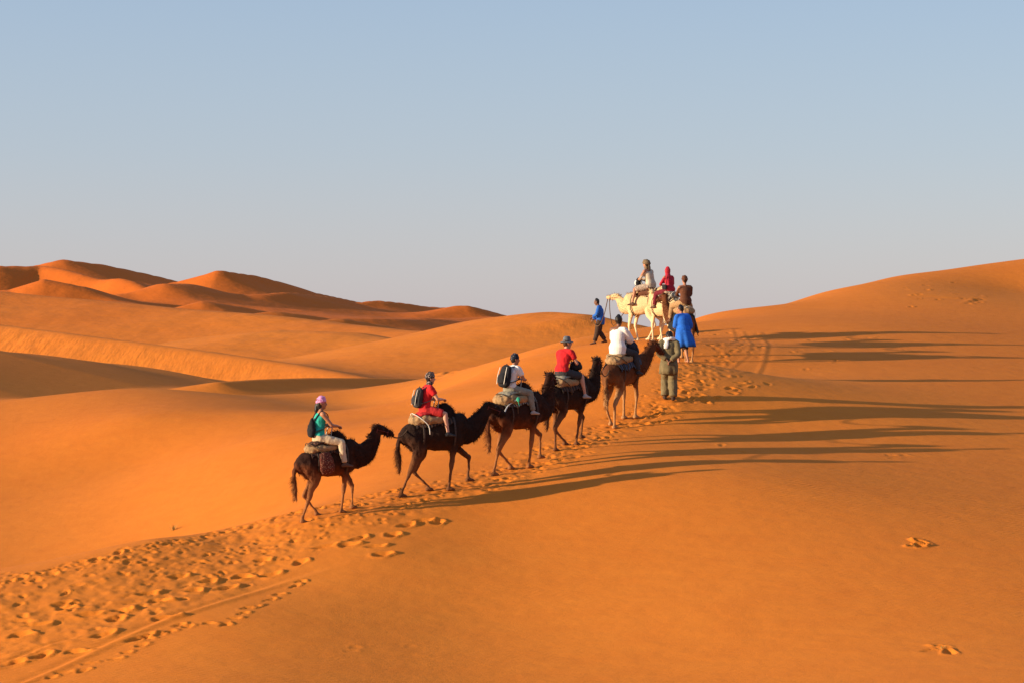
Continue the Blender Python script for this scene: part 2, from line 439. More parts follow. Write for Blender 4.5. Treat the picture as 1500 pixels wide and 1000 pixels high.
# ---- sand material
def sand_material():
    m = bpy.data.materials.new('sand'); m.use_nodes = True
    nt = m.node_tree; N = nt.nodes; Lk = nt.links
    b = N['Principled BSDF']
    b.inputs['Roughness'].default_value = .95
    b.inputs['Specular IOR Level'].default_value = .12
    geo = N.new('ShaderNodeNewGeometry')
    def noise_(scale, detail=5, vec=None, rough=.5):
        n = N.new('ShaderNodeTexNoise'); n.inputs['Scale'].default_value = scale; n.inputs['Detail'].default_value = detail
        n.inputs['Roughness'].default_value = rough
        Lk.new(vec or geo.outputs['Position'], n.inputs['Vector']); return n
    def math_(op, a, c=None):
        n = N.new('ShaderNodeMath'); n.operation = op
        for i, v in enumerate((a, c)):
            if v is None: continue
            if isinstance(v, (int, float)): n.inputs[i].default_value = v
            else: Lk.new(v, n.inputs[i])
        return n.outputs[0]
    big = noise_(.045, 4)
    fine = noise_(55, 3)
    mid = noise_(1.4, 6)
    ramp = N.new('ShaderNodeValToRGB')
    ramp.color_ramp.elements[0].position = .3; ramp.color_ramp.elements[1].position = .72
    ramp.color_ramp.elements[0].color = SAND_A; ramp.color_ramp.elements[1].color = SAND_B
    mix = math_('ADD', math_('MULTIPLY', big.outputs['Fac'], .55), math_('MULTIPLY', mid.outputs['Fac'], .3))
    mix = math_('ADD', mix, math_('MULTIPLY', fine.outputs['Fac'], .15))
    Lk.new(mix, ramp.inputs[0])
    # the far dunes are of redder sand
    spx = N.new('ShaderNodeSeparateXYZ'); Lk.new(geo.outputs['Position'], spx.inputs[0])
    rf = N.new('ShaderNodeMapRange'); rf.inputs['From Min'].default_value = 230; rf.inputs['From Max'].default_value = 420; rf.inputs['To Max'].default_value = .85
    Lk.new(spx.outputs['Y'], rf.inputs['Value'])
    mxr = N.new('ShaderNodeMix'); mxr.data_type = 'RGBA'; mxr.inputs['B'].default_value = (.60, .128, .012, 1)
    Lk.new(rf.outputs[0], mxr.inputs['Factor']); Lk.new(ramp.outputs[0], mxr.inputs['A'])
    Lk.new(mxr.outputs['Result'], b.inputs['Base Color'])
    # ripples, lying across the wind, stronger in patches
    mp = N.new('ShaderNodeMapping'); mp.inputs['Rotation'].default_value = (0, 0, R(62))
    Lk.new(geo.outputs['Position'], mp.inputs['Vector'])
    wv = N.new('ShaderNodeTexWave'); wv.wave_type = 'BANDS'; wv.inputs['Scale'].default_value = 2.1
    wv.inputs['Distortion'].default_value = 5.0; wv.inputs['Detail'].default_value = 2.5; wv.inputs['Detail Scale'].default_value = .9
    Lk.new(mp.outputs[0], wv.inputs['Vector'])
    patch = noise_(.11, 3)
    pr = N.new('ShaderNodeMapRange'); pr.inputs['From Min'].default_value = .42; pr.inputs['From Max'].default_value = .68
    Lk.new(patch.outputs['Fac'], pr.inputs['Value'])
    rip = math_('MULTIPLY', wv.outputs['Fac'], math_('MULTIPLY', math_('ADD', pr.outputs[0], .15), .0065))
    grain = math_('MULTIPLY', noise_(30, 4, rough=.75).outputs['Fac'], .0055)
    und = math_('MULTIPLY', noise_(2.2, 5).outputs['Fac'], .018)
    # down-slope streaks on the steeper faces
    h = math_('ADD', math_('ADD', rip, grain), und)
    sep = N.new('ShaderNodeSeparateXYZ'); Lk.new(geo.outputs['Position'], sep.inputs[0])
    nearband = N.new('ShaderNodeMapRange'); nearband.inputs['From Min'].default_value = 260; nearband.inputs['From Max'].default_value = 200
    Lk.new(sep.outputs['Y'], nearband.inputs['Value'])
    far = N.new('ShaderNodeMapRange'); far.inputs['From Min'].default_value = 95; far.inputs['From Max'].default_value = 160
    Lk.new(sep.outputs['Y'], far.inputs['Value'])
    mp2 = N.new('ShaderNodeMapping'); mp2.inputs['Rotation'].default_value = (0, 0, R(47)); mp2.inputs['Scale'].default_value = (1.0, .16, .16)
    Lk.new(geo.outputs['Position'], mp2.inputs['Vector'])
    st = noise_(.75, 4, mp2.outputs[0], .6)
    ns = N.new('ShaderNodeSeparateXYZ'); Lk.new(geo.outputs['Normal'], ns.inputs[0])
    steep = N.new('ShaderNodeMapRange'); steep.inputs['From Min'].default_value = .985; steep.inputs['From Max'].default_value = .95
    Lk.new(ns.outputs['Z'], steep.inputs['Value'])
    h = math_('ADD', h, math_('MULTIPLY', math_('MULTIPLY', st.outputs['Fac'], .30), math_('MULTIPLY', math_('MULTIPLY', far.outputs[0], nearband.outputs[0]), steep.outputs[0])))
    h = math_('ADD', h, math_('MULTIPLY', math_('MULTIPLY', noise_(.25, 3).outputs['Fac'], .25), far.outputs[0]))
    bp = N.new('ShaderNodeBump'); bp.inputs['Strength'].default_value = 1.0; bp.inputs['Distance'].default_value = 1.0
    Lk.new(h, bp.inputs['Height']); Lk.new(bp.outputs[0], b.inputs['Normal'])
    return m
me.materials.append(sand_material())
col.objects.unlink(sand_ground)      # linked again at the end: keeps the builders below fast
# ------------------------------------------------------------------ builders for living things
def V(*a): return Vector(a)

def crom(pts, rad, sub):
    """smooth a joint chain"""
    P_ = [Vector(p) for p in pts]
    if sub <= 1 or len(P_) < 3:
        return P_, rad
    out, ro = [], []
    for i in range(len(P_) - 1):
        p0 = P_[max(i - 1, 0)]; p1 = P_[i]; p2 = P_[i + 1]; p3 = P_[min(i + 2, len(P_) - 1)]
        for k in range(sub):
            t = k / sub
            out.append(.5 * ((2 * p1) + (p2 - p0) * t + (2 * p0 - 5 * p1 + 4 * p2 - p3) * t * t + (3 * p1 - p0 - 3 * p2 + p3) * t ** 3))
            ro.append((rad[i][0] * (1 - t) + rad[i + 1][0] * t, rad[i][1] * (1 - t) + rad[i + 1][1] * t))
    out.append(P_[-1]); ro.append(rad[-1])
    return out, ro

def tube(bm, pts, radii, ref=(0, 1, 0), n=12, sub=3, cap=.8, closed=False):
    """closed skin round a chain; radii are r or (sideways, other)"""
    rad = [(r, r) if not isinstance(r, (tuple, list)) else tuple(r) for r in (radii if isinstance(radii, (list, tuple)) and not (len(radii) == 2 and len(pts) != 2) else [radii] * len(pts))]
    P_, Q = crom(pts, rad, sub)
    ref = Vector(ref)
    m = len(P_)
    rings = []
    def frame(i):
        t = (P_[min(i + 1, m - 1)] - P_[max(i - 1, 0)]) if not closed else (P_[(i + 1) % m] - P_[(i - 1) % m])
        t = t.normalized() if t.length > 1e-9 else Vector((0, 0, 1))
        a = ref - t * ref.dot(t)
        if a.length < 1e-3:
            a = Vector((1, .02, .03)) - t * t.x
        a.normalize()
        return t, a, t.cross(a)
    def ring(c, a, b, ra, rb):
        return [bm.verts.new(c + a * (ra * math.cos(2 * math.pi * k / n)) + b * (rb * math.sin(2 * math.pi * k / n))) for k in range(n)]
    def join(r0, r1):
        for k in range(n):
            bm.faces.new((r0[k], r0[(k + 1) % n], r1[(k + 1) % n], r1[k]))
    seq = []
    if not closed:
        t, a, b = frame(0); r = Q[0]
        for ang in (70, 40):
            s_, c_ = math.sin(R(ang)), math.cos(R(ang))
            seq.append(ring(P_[0] - t * (min(r) * cap * s_), a, b, r[0] * c_, r[1] * c_))
    for i in range(m):
        t, a, b = frame(i)
        seq.append(ring(P_[i], a, b, *Q[i]))
    if not closed:
        t, a, b = frame(m - 1); r = Q[-1]
        for ang in (40, 70):
            s_, c_ = math.sin(R(ang)), math.cos(R(ang))
            seq.append(ring(P_[-1] + t * (min(r) * cap * s_), a, b, r[0] * c_, r[1] * c_))
    for r0, r1 in zip(seq[:-1], seq[1:]):
        join(r0, r1)
    if closed:
        join(seq[-1], seq[0])
    else:
        bm.faces.new(seq[0][::-1]); bm.faces.new(seq[-1])

def finish(bm, name, mat, parent, smooth=True, label=None):
    bmesh.ops.recalc_face_normals(bm, faces=bm.faces)
    me_ = bpy.data.meshes.new(name)
    bm.to_mesh(me_); bm.free()
    if smooth:
        me_.polygons.foreach_set('use_smooth', np.ones(len(me_.polygons), bool))
    if mat: me_.materials.append(mat)
    o = bpy.data.objects.new(name, me_)
    col.objects.link(o)
    if parent: o.parent = parent
    if label: o['label'] = label
    return o

def fuse(bm, name, mat, parent, voxel=.02, it=2, dec=None, disp=None, label=None):
    """union of overlapping closed tubes grown into ONE continuous skin"""
    me0 = bpy.data.meshes.new('tmp'); bmesh.ops.recalc_face_normals(bm, faces=bm.faces); bm.to_mesh(me0); bm.free()
    o0 = bpy.data.objects.new('tmp', me0); col.objects.link(o0)
    md = o0.modifiers.new('r', 'REMESH'); md.mode = 'VOXEL'; md.voxel_size = voxel
    ms = o0.modifiers.new('s', 'SMOOTH'); ms.factor = .5; ms.iterations = it
    if dec:
        mdc = o0.modifiers.new('d', 'DECIMATE'); mdc.ratio = dec
    dg = bpy.context.evaluated_depsgraph_get()
    me_ = bpy.data.meshes.new_from_object(o0.evaluated_get(dg))
    bpy.data.objects.remove(o0); bpy.data.meshes.remove(me0)
    me_.name = name
    if disp:
        amp, fx, fz = disp[:3]
        nv = len(me_.vertices)
        co = np.empty(nv * 3, np.float32); no = np.empty(nv * 3, np.float32)
        me_.vertices.foreach_get('co', co); me_.vertices.foreach_get('normal', no)
        co = co.reshape(-1, 3); no = no.reshape(-1, 3); dd = np.empty(nv, np.float32)
        for i_, c in enumerate(co.tolist()):
            c = Vector(c)
            d_ = mnoise.noise(Vector((c.x * fx, c.y * fx, c.z * fz))) + .5 * mnoise.noise(Vector((c.x * fx * 2.3 + 7, c.y * fx * 2.3, c.z * fz * 2)))
            dd[i_] = amp * d_
        me_.vertices.foreach_set('co', (co + no * dd[:, None]).ravel())
    me_.polygons.foreach_set('use_smooth', np.ones(len(me_.polygons), bool))
    me_.materials.clear(); me_.materials.append(mat)
    o = bpy.data.objects.new(name, me_); col.objects.link(o)
    if parent: o.parent = parent
    if label: o['label'] = label
    return o

def root(name, label, cat, loc, rz=0.0, s=1.0, group=None):
    o = bpy.data.objects.new(name, None); col.objects.link(o)
    o.empty_display_size = .2
    o.location = loc; o.rotation_euler = (0, 0, rz); o.scale = (s, s, s)
    o['label'] = label; o['category'] = cat
    if group: o['group'] = group
    return o

def ik(a, b, l1, l2, bend):
    """knee between a and b, bent towards 'bend'"""
    a, b = Vector(a), Vector(b)
    d = b - a; L_ = d.length
    if L_ > (l1 + l2) * .999:
        return a + d * (l1 / (l1 + l2))
    t = d.normalized()
    x = (l1 * l1 - l2 * l2 + L_ * L_) / (2 * L_)
    h = math.sqrt(max(0, l1 * l1 - x * x))
    n_v = Vector(bend) - t * Vector(bend).dot(t); n_v.normalize()
    return a + t * x + n_v * h

def ball(bm, c, r, seg=10):
    m = Matrix.Translation(Vector(c)) @ Matrix.Diagonal((*(r if isinstance(r, (tuple, list)) else (r, r, r)), 1))
    bmesh.ops.create_uvsphere(bm, u_segments=seg, v_segments=max(6, seg * 2 // 3), radius=1, matrix=m)

def loft(name, mat, parent, rings, thick=.006, folds=0, famp=0.0, seed=0, n=48, label=None, close_top=False):
    """a hanging cloth: rings (centre, radius x, radius y), hem first or last, with folds that deepen along it"""
    bm = bmesh.new(); prev = None
    for i, (c, rx, ry) in enumerate(rings):
        f = famp * (i / (len(rings) - 1)) ** 1.2
        cur = []
        for k in range(n):
            a = 2 * math.pi * k / n
            w = 1 + f * (math.sin(folds * a + seed + .6 * math.sin(3 * a + i * .35)) + .5 * math.sin((folds * 1.7 // 1) * a + seed * 2 + i * .2))
            cur.append(bm.verts.new((c[0] + rx * w * math.cos(a), c[1] + ry * w * math.sin(a), c[2] + f * .05 * math.sin(5 * a + seed))))
        if prev:
            for k in range(n):
                bm.faces.new((prev[k], prev[(k + 1) % n], cur[(k + 1) % n], cur[k]))
        elif close_top:
            bm.faces.new(cur)
        prev = cur
    o = finish(bm, name, mat, parent, label=label)
    sm_ = o.modifiers.new('thickness', 'SOLIDIFY'); sm_.thickness = thick
    return o
# ------------------------------------------------------------------ camels
def coat(name, dark, mid, light, lo=.55, hi=1.25):
    """shaggy coat: the animal's own colour, lighter on the legs"""
    m = bpy.data.materials.new(name); m.use_nodes = True
    nt = m.node_tree; b = nt.nodes['Principled BSDF']
    tc = nt.nodes.new('ShaderNodeTexCoord')
    sp = nt.nodes.new('ShaderNodeSeparateXYZ'); nt.links.new(tc.outputs['Object'], sp.inputs[0])
    n = nt.nodes.new('ShaderNodeTexNoise'); n.inputs['Scale'].default_value = 5; n.inputs['Detail'].default_value = 6
    nt.links.new(tc.outputs['Object'], n.inputs['Vector'])
    mr = nt.nodes.new('ShaderNodeMapRange'); mr.inputs['From Min'].default_value = lo; mr.inputs['From Max'].default_value = hi
    nt.links.new(sp.outputs['Z'], mr.inputs['Value'])
    ad = nt.nodes.new('ShaderNodeMath'); ad.operation = 'MULTIPLY_ADD'
    ad.inputs[1].default_value = .9; nt.links.new(n.outputs['Fac'], ad.inputs[0])
    su = nt.nodes.new('ShaderNodeMath'); su.operation = 'SUBTRACT'; su.inputs[1].default_value = .45
    nt.links.new(mr.outputs[0], su.inputs[0]); nt.links.new(su.outputs[0], ad.inputs[2])
    r = nt.nodes.new('ShaderNodeValToRGB')
    r.color_ramp.elements[0].position = .05; r.color_ramp.elements[0].color = light + (1,)
    r.color_ramp.elements[1].position = .95; r.color_ramp.elements[1].color = dark + (1,)
    e = r.color_ramp.elements.new(.5); e.color = mid + (1,)
    nt.links.new(ad.outputs[0], r.inputs[0]); nt.links.new(r.outputs[0], b.inputs['Base Color'])
    b.inputs['Roughness'].default_value = .85; b.inputs['Specular IOR Level'].default_value = .15
    n2 = nt.nodes.new('ShaderNodeTexNoise'); n2.inputs['Scale'].default_value = 45; n2.inputs['Detail'].default_value = 4
    nt.links.new(tc.outputs['Object'], n2.inputs['Vector'])
    bp = nt.nodes.new('ShaderNodeBump'); bp.inputs['Strength'].default_value = .7; bp.inputs['Distance'].default_value = .02
    nt.links.new(n2.outputs['Fac'], bp.inputs['Height']); nt.links.new(bp.outputs[0], b.inputs['Normal'])
    return m

C_DARK = coat('coat_dark_brown', (.022, .010, .006), (.050, .018, .008), (.16, .062, .022))
C_RED = coat('coat_red_brown', (.030, .010, .005), (.125, .036, .011), (.26, .10, .032))
C_TAN = coat('coat_light_brown', (.10, .032, .010), (.19, .075, .024), (.36, .18, .07))
C_CREAM = coat('coat_cream', (.58, .41, .21), (.66, .49, .26), (.70, .54, .32))
M_EYE = new_mat('eye_black', (.01, .008, .006), .15, .1, spec=.6)
M_ROPE = new_mat('rope_fibre', (.10, .055, .025), .9, .3, 60)
M_HALTER = new_mat('halter_webbing', (.12, .03, .03), .8, .3, 30)

def make_camel(label, x, y, head_deg, s, mat, hind=(-.7, -.3), fore=(.25, .62), lift=(0, 0, 0, 0),
               poll=(1.28, 1.82), hpitch=-12, hyaw=0, nyaw=0, nk=(-.04, -.52), shag=1.0, furcol=None, group='camels walking in a caravan'):
    z0 = gz(x, y)
    ca, sa = math.cos(R(head_deg)), math.sin(R(head_deg))
    def g(lx, ly=0.0):
        return (gz(x + s * (lx * ca - ly * sa), y + s * (lx * sa + ly * ca)) - z0) / s
    rt = root('camel', label, 'camel', (x, y, z0), R(head_deg), s, group)
    g0, g1 = g(-.55), g(.42)
    def zo(lx): return g0 + (g1 - g0) * (lx + .55) / .97
    def P(lx, ly, lz): return (lx, ly, lz + zo(lx))
    bm = bmesh.new()
    # trunk: rounded rump, deep chest narrowing to the belly
    tube(bm, [P(-.80, 0, 1.26), P(-.62, 0, 1.30), P(-.35, 0, 1.27), P(-.05, 0, 1.25), P(.22, 0, 1.24), P(.45, 0, 1.26), P(.62, 0, 1.30)],
         [(.14, .18), (.23, .27), (.27, .30), (.31, .36), (.30, .37), (.26, .35), (.19, .27)], n=20, sub=4)
    tube(bm, [P(.02, 0, 1.40), P(.10, 0, 1.60), P(.13, 0, 1.77), P(.12, 0, 1.87)], [(.24, .48), (.20, .37), (.15, .25), (.08, .13)], n=16)
    # neck, dipping forward and rising to the poll
    ny = math.tan(R(nyaw))
    px_, pz_ = poll
    pl = V(px_, (px_ - .5) * ny, pz_ + zo(.9))
    b0, b1, b2 = V(.42, 0, 1.36 + zo(.42)), V(.94 + .3 * nk[0], .25 * ny, 1.06 + zo(.9)), V(px_ + nk[0], (px_ - .5) * ny * .85, pz_ + nk[1] + zo(.9))
    npt, nrd = [], []
    for k in range(8):
        t = k / 7
        q = b0 * (1 - t) ** 3 + b1 * 3 * t * (1 - t) ** 2 + b2 * 3 * t * t * (1 - t) + pl * t ** 3
        npt.append(q); nrd.append((.19 * (1 - t) ** 1.2 + .082, .24 * (1 - t) ** 1.1 + .115 + .02 * math.sin(math.pi * t)))
    tube(bm, npt, nrd, n=16, sub=2)
    # head: brow, long muzzle with split lip, jaw
    hy = R(hyaw + nyaw); hp = R(hpitch)
    d = V(math.cos(hp) * math.cos(hy), math.cos(hp) * math.sin(hy), math.sin(hp)); side = V(-math.sin(hy), math.cos(hy), 0); up = side.cross(d) * -1
    up = d.cross(side) if d.cross(side).z > 0 else side.cross(d)
    def H(a, b_=0, c=0): return pl + d * a + side * b_ + up * c
    tube(bm, [H(-.07, 0, .0), H(.04, 0, .035), H(.14, 0, .03), H(.25, 0, .0), H(.36, 0, -.015), H(.43, 0, -.035)],
         [(.085, .10), (.098, .108), (.086, .098), (.062, .078), (.060, .070), (.048, .048)], ref=side, n=14)
    tube(bm, [H(.02, 0, -.05), H(.18, 0, -.06), H(.36, 0, -.075)], [(.055, .05), (.04, .035), (.032, .025)], ref=side, n=10)
    for sg in (1, -1):
        tube(bm, [H(-.03, .065 * sg, .05), H(-.06, .10 * sg, .11), H(-.065, .115 * sg, .15)], [.026, .024, .010], n=8)
        ball(bm, H(.115, .068 * sg, .055), (.03, .025, .022), 8)
    # tail
    tube(bm, [P(-.84, 0, 1.34), P(-.92, -.01, 1.22), P(-.94, -.02, 1.0), P(-.92, -.03, .78), P(-.90, -.03, .55)], [.055, .048, .052, .062, .028], n=8)
    # legs
    k = 0
    for fx, sg, lf in ((hind[0], -1, lift[0]), (hind[1], 1, lift[1])):
        zf = g(fx, sg * .13) + lf
        st = V(-.40 + .26 * (fx + .5), sg * .17, .93 + zo(-.4)); T = V(fx, sg * .13, .10 + zf)
        hk = ik(st, T, .50, .47, (-1, 0, -.1))
        tube(bm, [P(-.58, sg * .12, 1.32), P(-.52, sg * .15, 1.14), st, st.lerp(hk, .55), hk], [(.14, .22), (.13, .21), (.10, .15), (.062, .085), (.048, .060)], n=12)
        tube(bm, [hk + V(-.012, 0, .03), hk, hk.lerp(T, .35), hk.lerp(T, .75), T, V(fx + .02, T.y, T.z - .055)], [.045, (.045, .052), .034, .031, .038, .045], n=10)
        tube(bm, [V(fx - .03, T.y, zf + .035), V(fx + .05, T.y, zf + .035), V(fx + .12, T.y, zf + .02)], [(.058, .045), (.072, .040), (.05, .022)], n=10)
    for fx, sg, lf in ((fore[0], -1, lift[2]), (fore[1], 1, lift[3])):
        zf = g(fx, sg * .12) + lf
        el = V(.37 + .20 * (fx - .42), sg * .16, .97 + zo(.4)); T = V(fx, sg * .12, .10 + zf)
        if lf > .03:
            kn = ik(el, T, .47, .43, (1, 0, .1))
        else:
            kn = ik(el, T, .46, .43, (1, 0, 0))
        tube(bm, [P(.44, sg * .13, 1.32), P(.42, sg * .15, 1.14), el, el.lerp(kn, .5), kn], [(.12, .19), (.11, .16), (.082, .105), (.058, .068), (.050, .054)], n=12)
        tube(bm, [kn + V(0, 0, .04), kn, kn.lerp(T, .3), kn.lerp(T, .75), T, V(fx + .015, T.y, T.z - .055)], [.042, .052, .034, .031, .038, .045], n=10)
        tube(bm, [V(fx - .03, T.y, zf + .035), V(fx + .06, T.y, zf + .035), V(fx + .13, T.y, zf + .02)], [(.062, .046), (.080, .042), (.055, .022)], n=10)
    body = fuse(bm, 'body', mat, rt, .019, 2, None, (.012 * shag, 9, 6))
    # shaggy wool standing out from neck, hump, shoulders and tail
    bmf = bmesh.new(); rr = random.Random(int(x * 100))
    vs = body.data.vertices
    cand = []
    for i in range(0, len(vs), 2):
        c = vs[i].co; lz = c.z - zo(c.x)
        w = 0
        if c.x > .5 and lz > 1.0 and (c - pl).length > .2: w = .55
        if -.3 < c.x < .4 and lz > 1.5: w = .5
        if (c - pl).length < .16 and c.z > pl.z: w = .35
        if c.x < -.88 and lz < 1.1: w = .9
        if .25 < c.x < .6 and .85 < lz < 1.15: w = .25
        if -.8 < c.x < -.4 and .9 < lz < 1.5: w = .12
        if rr.random() < w * shag: cand.append(i)
    for i in cand:
        v = vs[i]; c = v.co; nn = v.normal
        lz = c.z - zo(c.x)
        ln = rr.uniform(.04, .10) * (1.6 if c.x < -.88 else 1)
        dirv = (nn * .6 + V(-.25, 0, -.75) + V(rr.uniform(-.3, .3), rr.uniform(-.3, .3), rr.uniform(-.2, .3)))
        if lz > 1.6: dirv = nn + V(-.3, 0, .1)
        dirv = dirv.normalized() * ln
        sd = dirv.cross(nn).normalized() * .008
        q0 = c - nn * .006
        p1 = bmf.verts.new(q0 - sd); p2 = bmf.verts.new(q0 + sd); p3 = bmf.verts.new(q0 + dirv)
        bmf.faces.new((p1, p2, p3))
    fo = finish(bmf, 'fur', mat, rt, smooth=False); fo['kind'] = 'stuff'
    for sg in (1, -1):
        be = bmesh.new(); ball(be, H(.12, .083 * sg, .05), .017, 8); finish(be, 'eye', M_EYE, rt)
    # halter
    bh = bmesh.new()
    for a_, ra, rb in ((.27, .066, .082), (-.03, .086, .105)):
        pts = [H(a_ + .01 * math.cos(q), ra * math.cos(q), -.015 + rb * math.sin(q)) for q in np.linspace(0, 2 * math.pi, 17)[:-1]]
        tube(bh, pts, .0085, n=6, sub=1, closed=True)
    for sg in (1, -1):
        tube(bh, [H(.27, .066 * sg, -.01), H(.12, .088 * sg, -.005), H(-.03, .088 * sg, 0)], .008, n=6, sub=1)
    finish(bh, 'halter', M_HALTER, rt)
    def tow(lx, ly, lz):        # camel frame -> world
        return Vector((x + s * (lx * ca - ly * sa), y + s * (lx * sa + ly * ca), z0 + s * lz))
    nose = H(.40, 0, -.06)
    return dict(root=rt, P=P, zo=zo, tow=tow, s=s, hd=head_deg, nose=tow(*nose), pos=(x, y, z0), muzzle=tow(*H(.3, .05, -.08)))

# ------------------------------------------------------------------ saddles
def patterned(name, base, fig, scale=26, thr=.55):
    """woven cloth with small scattered figures"""
    m = new_mat(name, base, .9, .35, 18, .4, 160)
    nt = m.node_tree; b = nt.nodes['Principled BSDF']
    tc = nt.nodes.new('ShaderNodeTexCoord')
    vo = nt.nodes.new('ShaderNodeTexVoronoi'); vo.feature = 'F1'; vo.inputs['Scale'].default_value = scale
    nt.links.new(tc.outputs['Object'], vo.inputs['Vector'])
    lt = nt.nodes.new('ShaderNodeMath'); lt.operation = 'LESS_THAN'; lt.inputs[1].default_value = thr * .5
    nt.links.new(vo.outputs['Distance'], lt.inputs[0])
    mx = nt.nodes.new('ShaderNodeMix'); mx.data_type = 'RGBA'
    old = b.inputs['Base Color'].links[0].from_socket
    nt.links.new(lt.outputs[0], mx.inputs['Factor']); nt.links.new(old, mx.inputs['A'])
    mx.inputs['B'].default_value = fig + (1,)
    nt.links.new(mx.outputs['Result'], b.inputs['Base Color'])
    return m

def striped(name, c1, c2, scale=9, axis=(0, 0, 0)):
    m = new_mat(name, c1, .9, .25, 20, .4, 150)
    nt = m.node_tree; b = nt.nodes['Principled BSDF']
    tc = nt.nodes.new('ShaderNodeTexCoord')
    mp = nt.nodes.new('ShaderNodeMapping'); mp.inputs['Rotation'].default_value = axis
    nt.links.new(tc.outputs['Object'], mp.inputs[0])
    w = nt.nodes.new('ShaderNodeTexWave'); w.inputs['Scale'].default_value = scale; w.inputs['Distortion'].default_value = .6
    nt.links.new(mp.outputs[0], w.inputs[0])
    lt = nt.nodes.new('ShaderNodeMath'); lt.operation = 'GREATER_THAN'; lt.inputs[1].default_value = .72
    nt.links.new(w.outputs['Fac'], lt.inputs[0])
    mx = nt.nodes.new('ShaderNodeMix'); mx.data_type = 'RGBA'
    old = b.inputs['Base Color'].links[0].from_socket
    nt.links.new(lt.outputs[0], mx.inputs['Factor']); nt.links.new(old, mx.inputs['A'])
    mx.inputs['B'].default_value = c2 + (1,)
    nt.links.new(mx.outputs['Result'], b.inputs['Base Color'])
    return m

M_BURLAP = new_mat('burlap_tan', (.33, .20, .092), .95, .25, 14, .5, 200)
M_METAL = new_mat('dull_steel', (.25, .24, .23), .45, .2, 12, spec=.5)
M_METAL.node_tree.nodes['Principled BSDF'].inputs['Metallic'].default_value = .8
M_STRAP = new_mat('leather_strap', (.05, .03, .02), .7, .3, 30)
M_WHITE_ROPE = new_mat('white_cord', (.62, .58, .50), .9, .15, 60)

